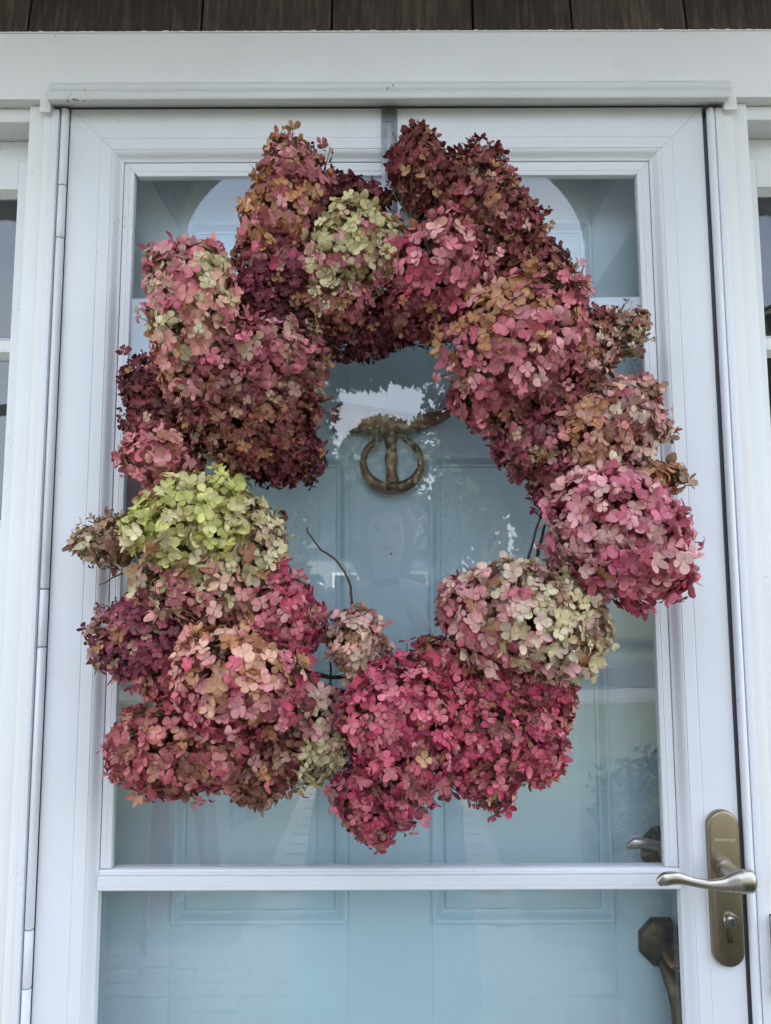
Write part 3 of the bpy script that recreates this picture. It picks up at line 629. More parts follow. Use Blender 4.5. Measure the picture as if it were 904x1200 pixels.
raw('mouth', *tube_geo([(-.022, .084, 1.522), (0, .090, 1.520), (.022, .084, 1.522)], [.003, .006, .003], 8), M['redcloth'], None, 60).parent = ps
for s in (-1, 1): raw('ear', *tube_geo([(s * .082, .01, 1.60), (s * .092, .0, 1.575), (s * .084, .008, 1.55)], [.006, .012, .005], 8), M['skin'], None, 60).parent = ps
ph = tag(empty('phone', (0, -1.045, 1.365)), 'phone held up by the person, mirrored in the glass', 'phone')
box('case', -.037, .037, -1.0500, -1.0415, 1.292, 1.448, paint('phone_back', (.35, .42, .50), rough=.3), ph, .003, 3)
box('camera_bar', -.036, .036, -1.0412, -1.0385, 1.395, 1.418, M['black'], ph, .0008)

# ================================================================== TREES, HOUSE OPPOSITE (mirrored in the panes)
def tree(loc, h, rx, rz, label, seed, trunk_h, n=9000, mat='leaf'):
    t = tag(empty('tree', loc), label, 'tree', 'trees across the street')
    r = np.random.default_rng(seed); parts = []
    top = Vector((r.normal(0, .2), r.normal(0, .2), h * .8)); parts.append(tube_geo(bez([(0, 0, -.2), (r.normal(0, .1), 0, trunk_h), top], 5), [.05 * h * (1 - .085 * i) * .5 for i in range(11)], 8))
    lobes = []
    for k in range(13):
        th = r.uniform(0, 2 * math.pi); q = r.uniform(.15, .75); lobes.append((np.array([rx * q * math.cos(th), rx * q * math.sin(th), trunk_h + .3 + (h - trunk_h - .8) * r.uniform(.1, .95)]), r.uniform(.28, .45) * rx))
        parts.append(tube_geo([(0, 0, trunk_h * r.uniform(.7, 1.2)), tuple(lobes[-1][0] * np.array([.5, .5, .85])), tuple(lobes[-1][0])], [.012 * h, .007 * h, .002 * h], 5))
    raw('trunk', *merge(parts), M['bark'], None, 50).parent = t
    V = np.zeros((n, 4, 3)); li = r.integers(0, len(lobes), n)
    c = np.array([lobes[i][0] for i in li]); rad = np.array([lobes[i][1] for i in li])
    dv = r.normal(size=(n, 3)); dv /= np.linalg.norm(dv, axis=1)[:, None]; pos = c + dv * (rad * r.uniform(.5, 1.05, n) ** .5)[:, None]
    u = r.normal(size=(n, 3)); u /= np.linalg.norm(u, axis=1)[:, None]; v = np.cross(u, r.normal(size=(n, 3))); v /= np.linalg.norm(v, axis=1)[:, None]
    s = r.uniform(.09, .20, n)[:, None]
    V[:, 0] = pos - u * s; V[:, 1] = pos + v * s * .55; V[:, 2] = pos + u * s; V[:, 3] = pos - v * s * .55
    me = bpy.data.meshes.new('crown'); me.from_pydata(V.reshape(-1, 3).tolist(), [], np.arange(n * 4).reshape(n, 4).tolist()); me.materials.append(M[mat])
    o = bpy.data.objects.new('crown', me); COL.objects.link(o); o.parent = t
tree((4.6, -11.0, -.15), 6.4, 2.2, 0, 'broad green tree mirrored at the upper right edge of the glass', 1, 2.0)
tree((-.6, -22.0, -.15), 7.0, 2.6, 0, 'tree mirrored in the middle of the wreath opening', 2, 2.2)
tree((3.2, -24.5, -.15), 8.0, 3.0, 0, 'tree mirrored right of the knocker', 3, 2.4)
tree((-7.6, -20.0, -.15), 6.4, 2.6, 0, 'tree mirrored at the left edge of the glass', 4, 2.0)
tree((9.5, -19.0, -.15), 8.2, 3.2, 0, 'tall tree mirrored at the right edge behind the broad one', 5, 2.4)
def shrub(loc, rx, h, label, seed):  # low bushes put in to darken the reflection around the inner handle
    t = tag(empty('shrub', loc), label, 'shrub', 'shrubs added beside the landing'); r = np.random.default_rng(seed); n = 5000
    raw('stem', *merge([tube_geo([(0, 0, -.02), (r.normal(0, rx * .2), r.normal(0, rx * .2), h * .4), (r.normal(0, rx * .5), r.normal(0, rx * .5), h * .8)], [.012, .008, .003], 5) for _ in range(9)]), M['bark'], None, 50).parent = t
    dv = r.normal(size=(n, 3)); dv /= np.linalg.norm(dv, axis=1)[:, None]; bump = np.array([1 + .25 * noise.noise(Vector(v * 2.3) + Vector((seed, 0, 0))) for v in dv])
    pos = dv * np.array([rx, rx, h * .5]) * (bump * r.uniform(.55, 1.0, n) ** .5)[:, None] + np.array([0, 0, h * .52]); pos[:, 2] = np.abs(pos[:, 2])
    u = r.normal(size=(n, 3)); u /= np.linalg.norm(u, axis=1)[:, None]; v = np.cross(u, r.normal(size=(n, 3))); v /= np.linalg.norm(v, axis=1)[:, None]; s = r.uniform(.014, .028, n)[:, None]
    V = np.stack([pos - u * s, pos + v * s * .5, pos + u * s, pos - v * s * .5], 1)
    me = bpy.data.meshes.new('foliage'); me.from_pydata(V.reshape(-1, 3).tolist(), [], np.arange(n * 4).reshape(n, 4).tolist()); me.materials.append(M['leaf2'])
    o = bpy.data.objects.new('foliage', me); COL.objects.link(o); o.parent = t
shrub((1.22, -1.25, -.16), .40, .80, 'nearer low green shrub added to darken the reflection at the lower right of the glass', 3)
shrub((1.25, -2.15, -.16), .46, .90, 'farther low green shrub added to darken the reflection at the lower right of the glass', 4)
hb = tag(empty('opposite_house', (-4, -32, 0)), 'pale house across the street mirrored between the trees', 'house')
hx0, hx1, hy = -8.5, 3.0, -30.0
box('wall', hx0, hx1, hy - 7, hy, -.2, 3.2, M['siding'], hb, 0)
raw('roof', [(hx0 - .4, hy + .4, 3.2), (hx1 + .4, hy + .4, 3.2), (hx0 - .4, hy - 3.5, 5.6), (hx1 + .4, hy - 3.5, 5.6), (hx0 - .4, hy - 7.4, 3.2), (hx1 + .4, hy - 7.4, 3.2)], [(0, 1, 3, 2), (2, 3, 5, 4), (0, 2, 4), (1, 5, 3), (0, 4, 5, 1)], M['roof'], hb)
for x in (-7.2, -4.6, -1.6, 1.2):
    w_ = box('window', x - .55, x + .55, hy, hy + .05, .9, 2.3, M['trim'], hb, .01); box('pane', x - .45, x + .45, hy + .051, hy + .06, 1.0, 2.2, M['black'], w_, 0)
box('door', -3.5, -2.5, hy, hy + .05, -.15, 2.0, M['bluedoor'], hb, .01)

# ================================================================== HYDRANGEA WREATH
PAL = {
 'PINK': [(216, 122, 134), (202, 102, 120), (228, 156, 158)],
 'BRIGHTPINK': [(222, 126, 146), (210, 108, 130), (234, 170, 174), (190, 90, 110), (224, 146, 152), (232, 184, 172)],
 'MAGENTA': [(196, 70, 100), (180, 60, 90), (210, 96, 116), (216, 122, 134)],
 'DEEPPINK': [(184, 86, 96), (198, 108, 110), (162, 74, 82), (210, 134, 124), (188, 128, 104)],
 'BURG': [(130, 56, 62), (112, 46, 54), (150, 68, 74), (130, 74, 64)],
 'DARKB': [(92, 38, 48), (108, 44, 56)],
 'RUST': [(142, 86, 66), (122, 68, 56), (158, 102, 78)],
 'ORANGE': [(200, 144, 94), (184, 124, 80), (210, 160, 116)],
 'SALMON': [(224, 158, 146), (212, 138, 130), (230, 178, 152)],
 'CREAM': [(214, 202, 152), (202, 186, 138), (222, 210, 172)],
 'GREEN': [(214, 212, 128), (200, 202, 112), (222, 218, 150)],
 'GREENCREAM': [(210, 200, 146), (198, 186, 130), (218, 206, 160)],
 'PINKCREAM': [(220, 178, 164), (214, 158, 154), (224, 198, 172)],
 'TAN': [(178, 146, 112), (162, 126, 98), (186, 156, 128)],
 'MAUVE': [(176, 96, 104), (158, 80, 90), (190, 116, 120)],
 'PURPLE': [(150, 66, 88), (132, 54, 76), (170, 82, 102)],
}
PALN = {k: np.array([lin(c) for c in v]) for k, v in PAL.items()}
HEADS = [
(-0.129,-0.085,1.867,0.090,0.047,0.050,66,0.023,'ORANGE','MAUVE+PINK',-10,1,'orange and mauve cone at the upper left'),
(-0.137,-0.075,1.788,0.051,0.041,0.045,0,0.021,'MAUVE+MAGENTA','PURPLE',-90,1,'dusky magenta head below the orange cone'),
(-0.049,-0.055,1.898,0.051,0.023,0.035,0,0.019,'DARKB','BURG',0,1,'dark maroon head set far back near the top'),
(-0.036,-0.095,1.803,0.068,0.055,0.050,10,0.022,'GREENCREAM','GREENCREAM+PINK',-50,1,'yellow cream head at the top of the ring'),
(-0.061,-0.085,1.740,0.042,0.040,0.040,0,0.020,'CREAM+RUST','MAUVE+RUST',-60,1,'cream head fading to brown at the inner rim'),
(-0.037,-0.055,1.712,0.063,0.031,0.035,0,0.018,'DARKB+RUST','DARKB',0,1,'dark maroon head at the inner top rim'),
(0.046,-0.085,1.916,0.037,0.051,0.045,18,0.019,'BURG','RUST+BURG',0,1,'burgundy tip beside the hanger'),
(0.126,-0.085,1.860,0.094,0.055,0.055,-42,0.020,'BURG+RUST','BURG+RUST+MAUVE',-60,1,'long burgundy and rust head at the upper right'),
(0.200,-0.075,1.773,0.053,0.039,0.045,-50,0.020,'BURG','BURG+RUST',0,1,'burgundy head on the outer right shoulder'),
(0.071,-0.105,1.777,0.065,0.057,0.050,0,0.024,'PINK','MAUVE+MAGENTA',-90,1,'pink head right of the yellow cream one'),
(0.044,-0.085,1.737,0.045,0.045,0.045,0,0.021,'MAUVE+MAGENTA','BURG',-120,1,'mauve head at the inner upper rim'),
(0.161,-0.110,1.681,0.089,0.081,0.062,-30,0.024,'ORANGE+PINK','MAUVE+PINK',-70,1,'large dusky pink head with an orange patch'),
(0.132,-0.085,1.607,0.047,0.033,0.040,-20,0.021,'MAUVE+PINK','RUST+PINK',0,1,'pink head at the inner right rim'),
(0.240,-0.080,1.682,0.048,0.050,0.045,0,0.020,'MAUVE+RUST','RUST+PINKCREAM',-30,1,'brown pink head on the right shoulder'),
(0.306,-0.075,1.704,0.030,0.032,0.030,0,0.017,'TAN','TAN+RUST',0,0.35,'small airy tan head at the outer right'),
(0.279,-0.095,1.568,0.059,0.056,0.050,10,0.022,'SALMON+ORANGE','PINKCREAM+RUST',0,1,'peach and orange head on the right'),
(0.306,-0.080,1.613,0.035,0.029,0.035,20,0.020,'PINKCREAM','PINK+TAN',0,0.8,'pale pink tip above the peach head'),
(0.187,-0.075,1.558,0.049,0.043,0.045,-30,0.020,'PURPLE+MAUVE','BURG+TAN',-60,1,'dark mauve head at the inner right'),
(0.277,-0.110,1.446,0.080,0.070,0.065,-30,0.027,'BRIGHTPINK','BRIGHTPINK',0,1,'large bright pink head at the far right'),
(0.315,-0.100,1.399,0.041,0.043,0.050,0,0.026,'BRIGHTPINK','MAGENTA+BRIGHTPINK',-90,1,'bright pink lower lobe at the far right'),
(0.304,-0.090,1.503,0.053,0.029,0.040,15,0.024,'BRIGHTPINK+ORANGE','ORANGE+TAN',0,1,'pink head edged with orange'),
(0.162,-0.110,1.337,0.078,0.065,0.060,-10,0.025,'PINKCREAM+PINK','CREAM+PINKCREAM',20,1,'pale pink and cream head at the lower right'),
(0.214,-0.095,1.338,0.050,0.057,0.050,0,0.021,'CREAM+TAN','TAN+CREAM',0,1,'greenish cream head at the lower right'),
(0.100,-0.085,1.351,0.032,0.043,0.040,10,0.021,'MAUVE+PINKCREAM','MAUVE',-90,1,'dusty pink head at the inner lower rim'),
(0.021,-0.110,1.213,0.073,0.076,0.062,10,0.022,'MAGENTA','MAGENTA+MAUVE',-90,1,'deep magenta head at the bottom'),
(0.069,-0.090,1.276,0.042,0.039,0.045,30,0.021,'RUST+MAGENTA','MAGENTA',-60,1,'rust and magenta head near the bottom'),
(0.108,-0.095,1.194,0.056,0.059,0.050,0,0.021,'MAGENTA','MAGENTA+RUST',-30,1,'magenta head between the bottom ones'),
(0.174,-0.080,1.203,0.046,0.053,0.045,-20,0.020,'MAGENTA+BURG','MAGENTA+ORANGE',-90,1,'dark pink head at the lower right bottom'),
(-0.018,-0.075,1.127,0.047,0.040,0.045,-30,0.019,'MAGENTA','MAGENTA+BURG',-90,0.9,'drooping magenta tip at the very bottom'),
(-0.036,-0.080,1.314,0.035,0.037,0.040,0,0.020,'PINKCREAM+SALMON','PINKCREAM+TAN',-90,0.9,'small pale pink head under the bare twig'),
(-0.079,-0.080,1.208,0.034,0.055,0.045,5,0.022,'PINKCREAM+MAUVE','CREAM+GREENCREAM',-80,0.95,'narrow pale green and pink head'),
(-0.170,-0.115,1.269,0.075,0.062,0.060,-20,0.025,'SALMON+ORANGE','PINK+MAGENTA',-90,1,'large salmon pink head at the lower left'),
(-0.232,-0.090,1.185,0.087,0.049,0.055,-10,0.023,'DEEPPINK','DEEPPINK+RUST',-20,1,'deep pink head at the bottom left'),
(-0.147,-0.075,1.173,0.044,0.044,0.045,10,0.019,'BURG+RUST','RUST+TAN',-110,1,'rusty brown head at the bottom left'),
(-0.302,-0.075,1.184,0.033,0.037,0.040,20,0.021,'DEEPPINK','DEEPPINK+MAUVE',180,0.85,'deep pink outer tip at the bottom left'),
(-0.128,-0.095,1.346,0.046,0.050,0.045,10,0.022,'PINK+MAGENTA','MAGENTA+MAUVE',-90,1,'rose pink head at the inner left'),
(-0.293,-0.080,1.319,0.064,0.047,0.045,-15,0.019,'PURPLE','PURPLE+TAN',180,0.75,'airy purple head at the outer left'),
(-0.258,-0.075,1.275,0.047,0.037,0.040,-30,0.020,'PURPLE+DEEPPINK','DEEPPINK',-60,0.9,'purple pink head behind the salmon one'),
(-0.229,-0.115,1.458,0.072,0.053,0.058,12,0.024,'GREEN','GREEN+GREENCREAM',-60,1,'fresh green head on the left'),
(-0.177,-0.095,1.430,0.052,0.051,0.045,0,0.023,'GREENCREAM','CREAM+RUST',-30,1,'cream green head beside the fresh green one'),
(-0.225,-0.095,1.393,0.071,0.054,0.050,-25,0.022,'CREAM+GREENCREAM+SALMON','SALMON+TAN+MAUVE',-90,1,'brown and cream underside of the green head'),
(-0.344,-0.070,1.439,0.037,0.031,0.035,15,0.019,'TAN+CREAM','TAN+RUST',-60,0.5,'small airy tan head at the outer left'),
(-0.281,-0.085,1.540,0.044,0.037,0.040,15,0.022,'PINK+SALMON','PINK+RUST',-40,0.95,'salmon pink head above the green one'),
(-0.162,-0.085,1.587,0.078,0.062,0.055,10,0.019,'RUST+TAN+BURG','RUST+BURG',-40,1,'large rust brown head on the inner left'),
(-0.130,-0.070,1.551,0.045,0.039,0.045,0,0.019,'BURG','DARKB+BURG',-60,1,'burgundy head at the inner left rim'),
(-0.240,-0.105,1.720,0.055,0.080,0.055,12,0.024,'PINK+CREAM','SALMON+CREAM',-60,1,'tall pink and cream head at the upper left'),
(-0.233,-0.095,1.775,0.036,0.036,0.042,60,0.023,'PINK+CREAM','SALMON+CREAM',-60,1,'pale pink top of the tall head at the upper left'),
(-0.231,-0.095,1.655,0.054,0.049,0.050,0,0.023,'SALMON+ORANGE+PINK','MAUVE+PINK',0,1,'peach pink lower lobe at the upper left'),
(-0.138,-0.095,1.660,0.058,0.051,0.050,10,0.022,'MAUVE+PINK','MAUVE+TAN',-40,1,'mauve pink head at the upper left'),
(-0.296,-0.065,1.628,0.040,0.048,0.035,20,0.018,'BURG','DARKB+BURG',180,0.7,'airy burgundy head at the outer left'),
(-0.146,-0.065,1.734,0.053,0.049,0.045,0,0.019,'DARKB+PURPLE','DARKB',-90,1,'dark purple head deep between the left ones'),
(-0.285,-0.065,1.575,0.040,0.036,0.035,0,0.019,'BURG+MAUVE','BURG',0,0.9,'burgundy head behind the salmon pink one'),
(0.187,-0.075,1.257,0.043,0.037,0.040,0,0.020,'MAGENTA+BURG','MAGENTA+RUST',0,1,'dark pink head under the cream one'),
(0.127,-0.080,1.259,0.044,0.033,0.040,0,0.020,'MAGENTA+MAUVE','MAGENTA',-90,1,'magenta head tucked under the pale pink one'),
(0.208,-0.060,1.621,0.040,0.036,0.035,0,0.019,'BURG+DARKB','BURG',0,0.9,'dark head behind the dusky pink one'),
(0.224,-0.070,1.511,0.039,0.043,0.040,0,0.020,'PURPLE+BURG','MAUVE',0,0.9,'dark mauve head behind the bright pink one'),
]
T_ROW = np.array([0, .22, .52, .80, .95, 1.0]); HW = np.array([.13, .58, 1.0, .92, .58, .24])
COLS = np.array([-1., -.4, .4, 1.])
NR, NC = len(T_ROW), len(COLS); NPV = NR * NC
QUAD = np.array([(r * NC + c, r * NC + c + 1, (r + 1) * NC + c + 1, (r + 1) * NC + c) for r in range(NR - 1) for c in range(NC - 1)])

def florets(pos, nrm, size, col, r, crumple):
    """many four-petalled florets at once: returns verts (n,4,NPV,3) and colours (n,4,NPV,3)"""
    n = len(pos)
    a = r.normal(size=(n, 3)); e1 = np.cross(nrm, a); e1 /= np.linalg.norm(e1, axis=1)[:, None]; e2 = np.cross(nrm, e1)
    V = np.zeros((n, 4, NPV, 3)); C = np.zeros((n, 4, NPV, 3))
    tt = np.repeat(T_ROW, NC); ww = np.tile(COLS, NR); hw = np.repeat(HW, NC)
    cup = r.normal(.12, .28, n)
    for k in range(4):
        th = k * math.pi / 2 + r.normal(0, .13, n)
        L = size * .54 * r.uniform(.82, 1.1, n) * (1.06 if k % 2 else .94); W = L * r.uniform(.78, 1.02, n)
        x = (tt - .05 * ww ** 2 * (tt > .3))[None] * L[:, None] + .0006
        y = ww[None] * hw[None] * W[:, None] * .5
        ck = cup + r.normal(0, .12, n); fold = r.normal(.10, .22, n); curl = r.normal(-.05, .22, n) * (1 + 2 * crumple)
        z = (ck[:, None] * tt[None] ** 2 + curl[:, None] * tt[None] ** 4) * L[:, None] + fold[:, None] * np.abs(y) + (.0006 if k % 2 else 0) + r.normal(0, .016 + .05 * crumple, (n, NPV)) * L[:, None] * (tt[None] > .1)
        tw = r.normal(0, .25, n)[:, None]; z = z + tw * y * tt[None]
        cx = np.cos(th)[:, None] * x - np.sin(th)[:, None] * y; cy = np.sin(th)[:, None] * x + np.cos(th)[:, None] * y
        V[:, k] = pos[:, None, :] + cx[..., None] * e1[:, None, :] + cy[..., None] * e2[:, None, :] + z[..., None] * nrm[:, None, :]
        pc = col * r.uniform(.86, 1.12, (n, 1))
        pale = pc * .80 + np.array([.50, .42, .26]) * .20
        cw = np.clip(1 - tt / .45, 0, 1)[None, :, None] * .8
        edge = pc * np.array([.90, .80, .80]); ew = (np.clip((tt - .62) / .38, 0, 1) * .7 + np.abs(ww) * .25)[None, :, None] * r.uniform(0, 1, (n, 1, 1))
        c = pc[:, None] * (1 - cw) + pale[:, None] * cw; c = c * (1 - ew) + edge[:, None] * ew
        C[:, k] = np.clip(c, .004, .95)
    return V, C

def fast_mesh(name, V, F, C, mat):
    me = bpy.data.meshes.new(name); nv, nf = len(V), len(F)
    me.vertices.add(nv); me.vertices.foreach_set('co', V.astype(np.float32).ravel())
    me.loops.add(nf * 4); me.loops.foreach_set('vertex_index', F.astype(np.int32).ravel())
    me.polygons.add(nf); me.polygons.foreach_set('loop_start', np.arange(0, nf * 4, 4, dtype=np.int32))
    me.polygons.foreach_set('use_smooth', np.ones(nf, dtype=bool))
    at = me.color_attributes.new('Col', 'FLOAT_COLOR', 'POINT'); at.data.foreach_set('color', np.concatenate([C, np.ones((nv, 1))], 1).astype(np.float32).ravel())
    me.materials.append(mat); me.update(calc_edges=True); return me

def petals_mesh(name, V, C):
    n = V.shape[0] * 4
    F = (QUAD[None] + (np.arange(n) * NPV)[:, None, None]).reshape(-1, 4)
    return fast_mesh(name, V.reshape(-1, 3), F, C.reshape(-1, 3), M['petal'])

wr = tag(empty('hydrangea_wreath', (.003, -.05, 1.487)), 'large dried hydrangea wreath in pinks, burgundy and green on the glass door', 'wreath')
WL = Vector(wr.location)
# grapevine ring
for k in range(9):
    pts = []; ph0 = random.uniform(0, 6.28); tw = random.choice((3, 4, 5)); wob = random.uniform(.008, .018)
    span = 2 * math.pi * (1.0 if k < 6 else random.uniform(.4, .7)); st = random.uniform(0, 6.28)
    for i in range(81):
        a = st + span * i / 80; r_ = .262 + wob * math.cos(tw * a + ph0) + .004 * math.sin(11 * a + k); y = -.048 + wob * .9 * math.sin(tw * a + ph0)
        pts.append((.003 + r_ * math.cos(a), y, 1.487 + r_ * math.sin(a)))
    tube('vine', pts, random.uniform(.0032, .0062), M['vine'], wr, 7)
# bare twigs
def twig(pts, r0, mat='twig'):
    q = bez(pts, 4); q = [p + Vector((random.uniform(-1, 1), random.uniform(-1, 1), random.uniform(-1, 1))) * .0009 for p in q]
    return tube('twig', q, [r0 * (1 - .55 * i / (len(q) - 1)) for i in range(len(q))], M[mat], wr, 6)
twig([(-.040, -.06, 1.335), (-.042, -.062, 1.360), (-.0455, -.066, 1.388), (-.062, -.064, 1.414), (-.080, -.062, 1.427), (-.0985, -.060, 1.449), (-.0985, -.060, 1.4555)], .0022)
twig([(-.30, -.05, 1.415), (-.327, -.058, 1.401), (-.359, -.062, 1.384)], .0018)
twig([(.178, -.05, 1.395), (.186, -.05, 1.43), (.200, -.05, 1.475)], .0026)
twig([(.186, -.052, 1.390), (.193, -.053, 1.42), (.204, -.052, 1.46)], .0035, 'vine')
twig([(-.12, -.05, 1.69), (-.07, -.056, 1.715), (-.02, -.05, 1.722)], .0020); twig([(-.115, -.05, 1.678), (-.075, -.06, 1.700), (-.045, -.055, 1.730)], .0016)
twig([(-.12, -.062, 1.66), (-.085, -.055, 1.705), (-.06, -.05, 1.735)], .0014)
twig([(.215, -.05, 1.655), (.235, -.062, 1.632), (.262, -.055, 1.622)], .0032, 'vine'); twig([(.222, -.055, 1.66), (.25, -.07, 1.635), (.275, -.06, 1.63)], .0026)
twig([(-.115, -.06, 1.262), (-.08, -.072, 1.258), (-.035, -.06, 1.248)], .0055, 'vine'); twig([(-.11, -.055, 1.278), (-.07, -.06, 1.27), (-.03, -.06, 1.272)], .004, 'vine')

# cut stem ends tucked into the vine
for k in range(46):
    a = random.uniform(0, 6.28); r1 = .262 + random.uniform(-.03, .03); a2 = a + random.uniform(-.35, .35); r2 = .262 + random.uniform(-.05, .05)
    twig([(.003 + r1 * math.cos(a), random.uniform(-.07, -.03), 1.487 + r1 * math.sin(a)), (.003 + .262 * math.cos((a + a2) / 2), random.uniform(-.08, -.04), 1.487 + .262 * math.sin((a + a2) / 2)), (.003 + r2 * math.cos(a2), random.uniform(-.07, -.03), 1.487 + r2 * math.sin(a2))], random.uniform(.0014, .0030), random.choice(('twig', 'vine', 'stem')))
HC = np.array([h[:3] for h in HEADS]); HS = np.array([h[3:6] for h in HEADS]); HA = np.radians([h[6] for h in HEADS])
def head_frame(i):
    ca, sa = math.cos(HA[i]), math.sin(HA[i]); return np.array([[ca, 0, sa], [-sa, 0, ca], [0, 1, 0]])   # rows: axis a, axis b, depth
def pal_pick(spec, n, r):
    names = spec.split('+'); out = np.zeros((n, 3)); w = np.array([1.0] + [.6] * (len(names) - 1)); w /= w.sum()
    which = r.choice(len(names), n, p=w)
    for j, nm in enumerate(names):
        m_ = which == j; out[m_] = PALN[nm][r.integers(0, len(PALN[nm]), m_.sum())]
    return out
CAMP = np.array([0, -1.03, 1.37])
areas = np.array([h[3] * h[4] for h in HEADS]); quota = np.maximum(2, np.round(296 * areas / areas.sum() * .98)).astype(int)
total_f = 0
for i, (cx, cy, cz, sa_, sb_, sc_, ang, fs, PA, PB, pdir, den, lab) in enumerate(HEADS):
    fs *= .79 if any(k in PA for k in ('BRIGHTPINK', 'PINKCREAM', 'SALMON', 'GREEN', 'PINK')) else .71
    r = np.random.default_rng(100 + i); Fm = head_frame(i); S = np.array([sa_, sb_, sc_]); Cc = HC[i]
    ap = 4 * math.pi * ((((sa_ * sb_) ** 1.6 + (sa_ * sc_) ** 1.6 + (sb_ * sc_) ** 1.6) / 3) ** (1 / 1.6))
    pos_l, nrm_l, siz_l, lay_l = [], [], [], []
    crumple = .55 if any(k in PA for k in ('BURG', 'DARKB', 'RUST', 'TAN', 'PURPLE')) else .15
    for lay, (kr, kd) in enumerate(((1.0, 1.0), (.82, .75), (.58, .35))):
        n = int(den * kd * ap * kr ** 2 / (fs * fs * .38)); idx = np.arange(n) + .5
        ph = np.arccos(1 - 2 * idx / n); th = math.pi * (1 + 5 ** .5) * idx
        u = np.stack([np.cos(th) * np.sin(ph), np.sin(th) * np.sin(ph), np.cos(ph)], 1)
        u += r.normal(0, .10, u.shape); u /= np.linalg.norm(u, axis=1)[:, None]
        lump = np.array([noise.noise(Vector((v[0] * 2.1 + i * 7.3, v[1] * 2.1, v[2] * 2.1))) for v in u])
        stray = (r.random(n) < .07) & (lay == 0)
        lump = 1.1 * np.array([noise.noise(Vector((v[0] * 1.25 + i * 3.1, v[1] * 1.25 + 5, v[2] * 1.25))) for v in u]) + .6 * lump
        rad = kr * (1 + .24 * lump + r.normal(0, .055, n) + stray * r.uniform(.06, .20, n))
        # panicles narrow to a tip that points away from the ring's centre
        tipd = Cc - np.array([.003, 0, 1.487]); tipd[1] = -.10; tipd /= np.linalg.norm(tipd); ta = (u @ Fm) @ tipd
        lo_ = u * S * rad[:, None]; lw = lo_ @ Fm; al = (lw @ tipd)[:, None] * tipd; perp = lw - al
        lw = al * (1 + .16 * np.clip(ta, 0, 1) ** 2)[:, None] + perp * (1.04 - .34 * np.clip(ta, -.2, 1) ** 1 * (ta > -.2))[:, None]
        loc = lw @ Fm.T; nr = u / S; nr /= np.linalg.norm(nr, axis=1)[:, None]
        nr += r.normal(0, .30 + .15 * lay, nr.shape); nr /= np.linalg.norm(nr, axis=1)[:, None]
        pos_l.append(Cc + loc @ Fm); nrm_l.append(nr @ Fm); siz_l.append(fs * r.normal(1, .14, n).clip(.6, 1.4)); lay_l.append(np.full(n, lay))
    # wisps: small florets on thin stalks that stand out past the outline
    nw = int((16 if den >= .9 else 34) * (sa_ * sb_ / .0036) ** .5); th = r.uniform(0, 2 * math.pi, nw); u = np.stack([np.cos(th), np.sin(th), r.normal(-.15, .25, nw)], 1)
    u += r.normal(0, .12, u.shape); u /= np.linalg.norm(u, axis=1)[:, None]
    nr = u + r.normal(0, .45, u.shape); nr /= np.linalg.norm(nr, axis=1)[:, None]
    pos_l.append(Cc + (u * S * r.uniform(1.02, 1.24, nw)[:, None]) @ Fm); nrm_l.append(nr @ Fm); siz_l.append(fs * r.uniform(.5, .8, nw)); lay_l.append(np.full(nw, 5))
    pos = np.concatenate(pos_l); nrm = np.concatenate(nrm_l); siz = np.concatenate(siz_l); lay = np.concatenate(lay_l)
    keep = pos[:, 1] < -.006
    back = (nrm[:, 1] > .45) & (r.random(len(pos)) < .5); keep &= ~back
    for j in range(len(HEADS)):
        if j == i: continue
        q = ((pos - HC[j]) @ head_frame(j).T) / HS[j]; keep &= (q ** 2).sum(1) > .62
    pos, nrm, siz, lay = pos[keep], nrm[keep], siz[keep], lay[keep]
    n = len(pos)
    # colour: palette A to palette B along a direction, with soft patches
    rel = pos - Cc; dvec = np.array([math.cos(R(pdir)), 0, math.sin(R(pdir))]); m_ = max(sa_, sb_)
    patch = np.array([noise.noise(Vector((p[0] * 22 + i * 3.7, p[1] * 22, p[2] * 22))) for p in pos])
    f = np.clip(.5 + .8 * (rel @ dvec) / m_ + .5 * patch + r.normal(0, .08, n), 0, 1)
    cA, cB = pal_pick(PA, n, r), pal_pick(PB, n, r); pick = (r.random(n) < f)[:, None]
    col = np.where(pick, cB, cA) * r.uniform(.80, 1.20, (n, 1))
    odd = r.random(n) < .04; col[odd] = PALN['ORANGE'][r.integers(0, 3, odd.sum())] * .85
    lt = (r.random(n) < .08)[:, None]; col = np.where(lt, col * .55 + PALN['PINKCREAM'][r.integers(0, 3, n)] * .45 * np.clip(col.mean(1, keepdims=True) / .22, .4, 1), col)
    V, C = florets(pos, nrm, siz, col, r, crumple)
    # stalks of the panicle with tiny closed buds
    root = np.array([.003, -.05, 1.487]); dr = Cc - root; dr[1] = 0; dr = dr / np.linalg.norm(dr) * .262 + root
    base = dr * .35 + Cc * .65; parts = []
    qn = (((pos - Cc) @ Fm.T) / S); far = np.where((qn ** 2).sum(1) > 1.30)[0]
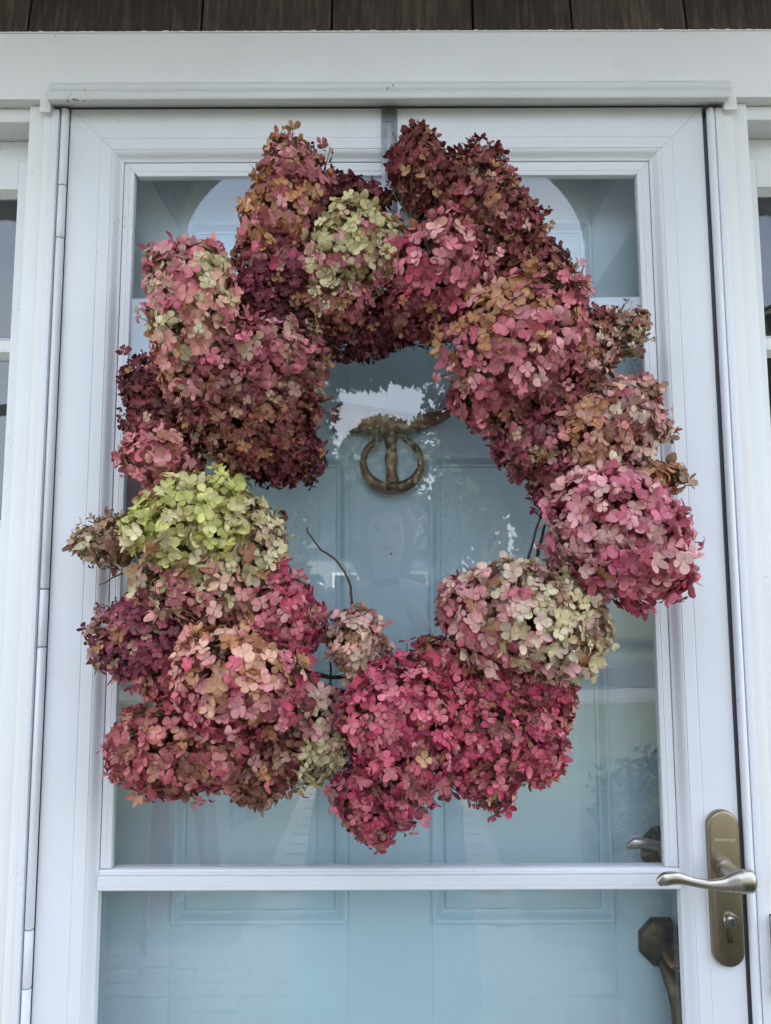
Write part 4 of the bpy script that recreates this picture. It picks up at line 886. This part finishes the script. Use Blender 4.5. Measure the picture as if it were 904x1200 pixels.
    for kk in list(far) + list(r.choice(n, min(n, int(60 if den >= .9 else 90)), replace=False)):
        p = pos[kk]; mid = base * .45 + p * .55 + r.normal(0, .004, 3)
        parts.append(tube_geo([tuple(base + r.normal(0, .003, 3)), tuple(mid), tuple(p - nrm[kk] * .002)], [.0013, .0009, .0006], 4))
        if r.random() < .6:
            for _ in range(3):
                b0 = mid * .4 + p * .6 + r.normal(0, .004, 3); parts.append(tube_geo([tuple(b0 - nrm[kk] * .0016), tuple(b0), tuple(b0 + nrm[kk] * .0016)], [.0008, .0016, .0005], 5))
    hv, hf = merge(parts); hv = [Vector(v) - Vector(Cc) for v in hv]
    me = bpy.data.meshes.new('flower_head'); me.from_pydata(hv, [], hf); me.materials.append(M['stem'])
    head = bpy.data.objects.new('flower_head', me); COL.objects.link(head); head.parent = wr; head.location = Vector(Cc) - WL; head['label'] = lab
    # the florets that show largest stand alone
    view = CAMP - pos; view /= np.linalg.norm(view, axis=1)[:, None]
    score = (nrm * view).sum(1) * siz / fs + .9 * (rel * view).sum(1) / sc_ - 2.0 * (lay > 0)
    for j in range(len(HEADS)):
        if j == i: continue
        for st_ in (.02, .05, .09):
            q = ((pos + view * st_ - HC[j]) @ head_frame(j).T) / HS[j]; score -= 1.5 * ((q ** 2).sum(1) < 1)
    order = np.argsort(-score); solo = order[:quota[i]]; rest = order[quota[i]:]
    for kk in solo:
        me = petals_mesh('floret', V[kk:kk + 1] - pos[kk], C[kk:kk + 1])
        o = bpy.data.objects.new('floret', me); COL.objects.link(o); o.parent = head; o.location = Vector(pos[kk]) - Vector(Cc)
    me = petals_mesh('floret_mass', V[rest] - Cc, C[rest]); o = bpy.data.objects.new('floret_mass', me); COL.objects.link(o); o.parent = head; o['kind'] = 'stuff'
    total_f += n
    if lab.startswith('airy burgundy'):
        r2 = np.random.default_rng(5); pp = np.array([[-.338, -.062, 1.6865]])
        Vv, Cv = florets(pp, np.array([[-.05, -.98, .1]]), np.array([.019]), PALN['BURG'][:1] * .9, r2, .1)
        o = bpy.data.objects.new('floret', petals_mesh('floret', Vv - pp[0], Cv)); COL.objects.link(o); o.parent = head; o.location = Vector(pp[0]) - Vector(Cc)
print('florets', total_f, 'tris', total_f * 4 * len(QUAD) * 2)
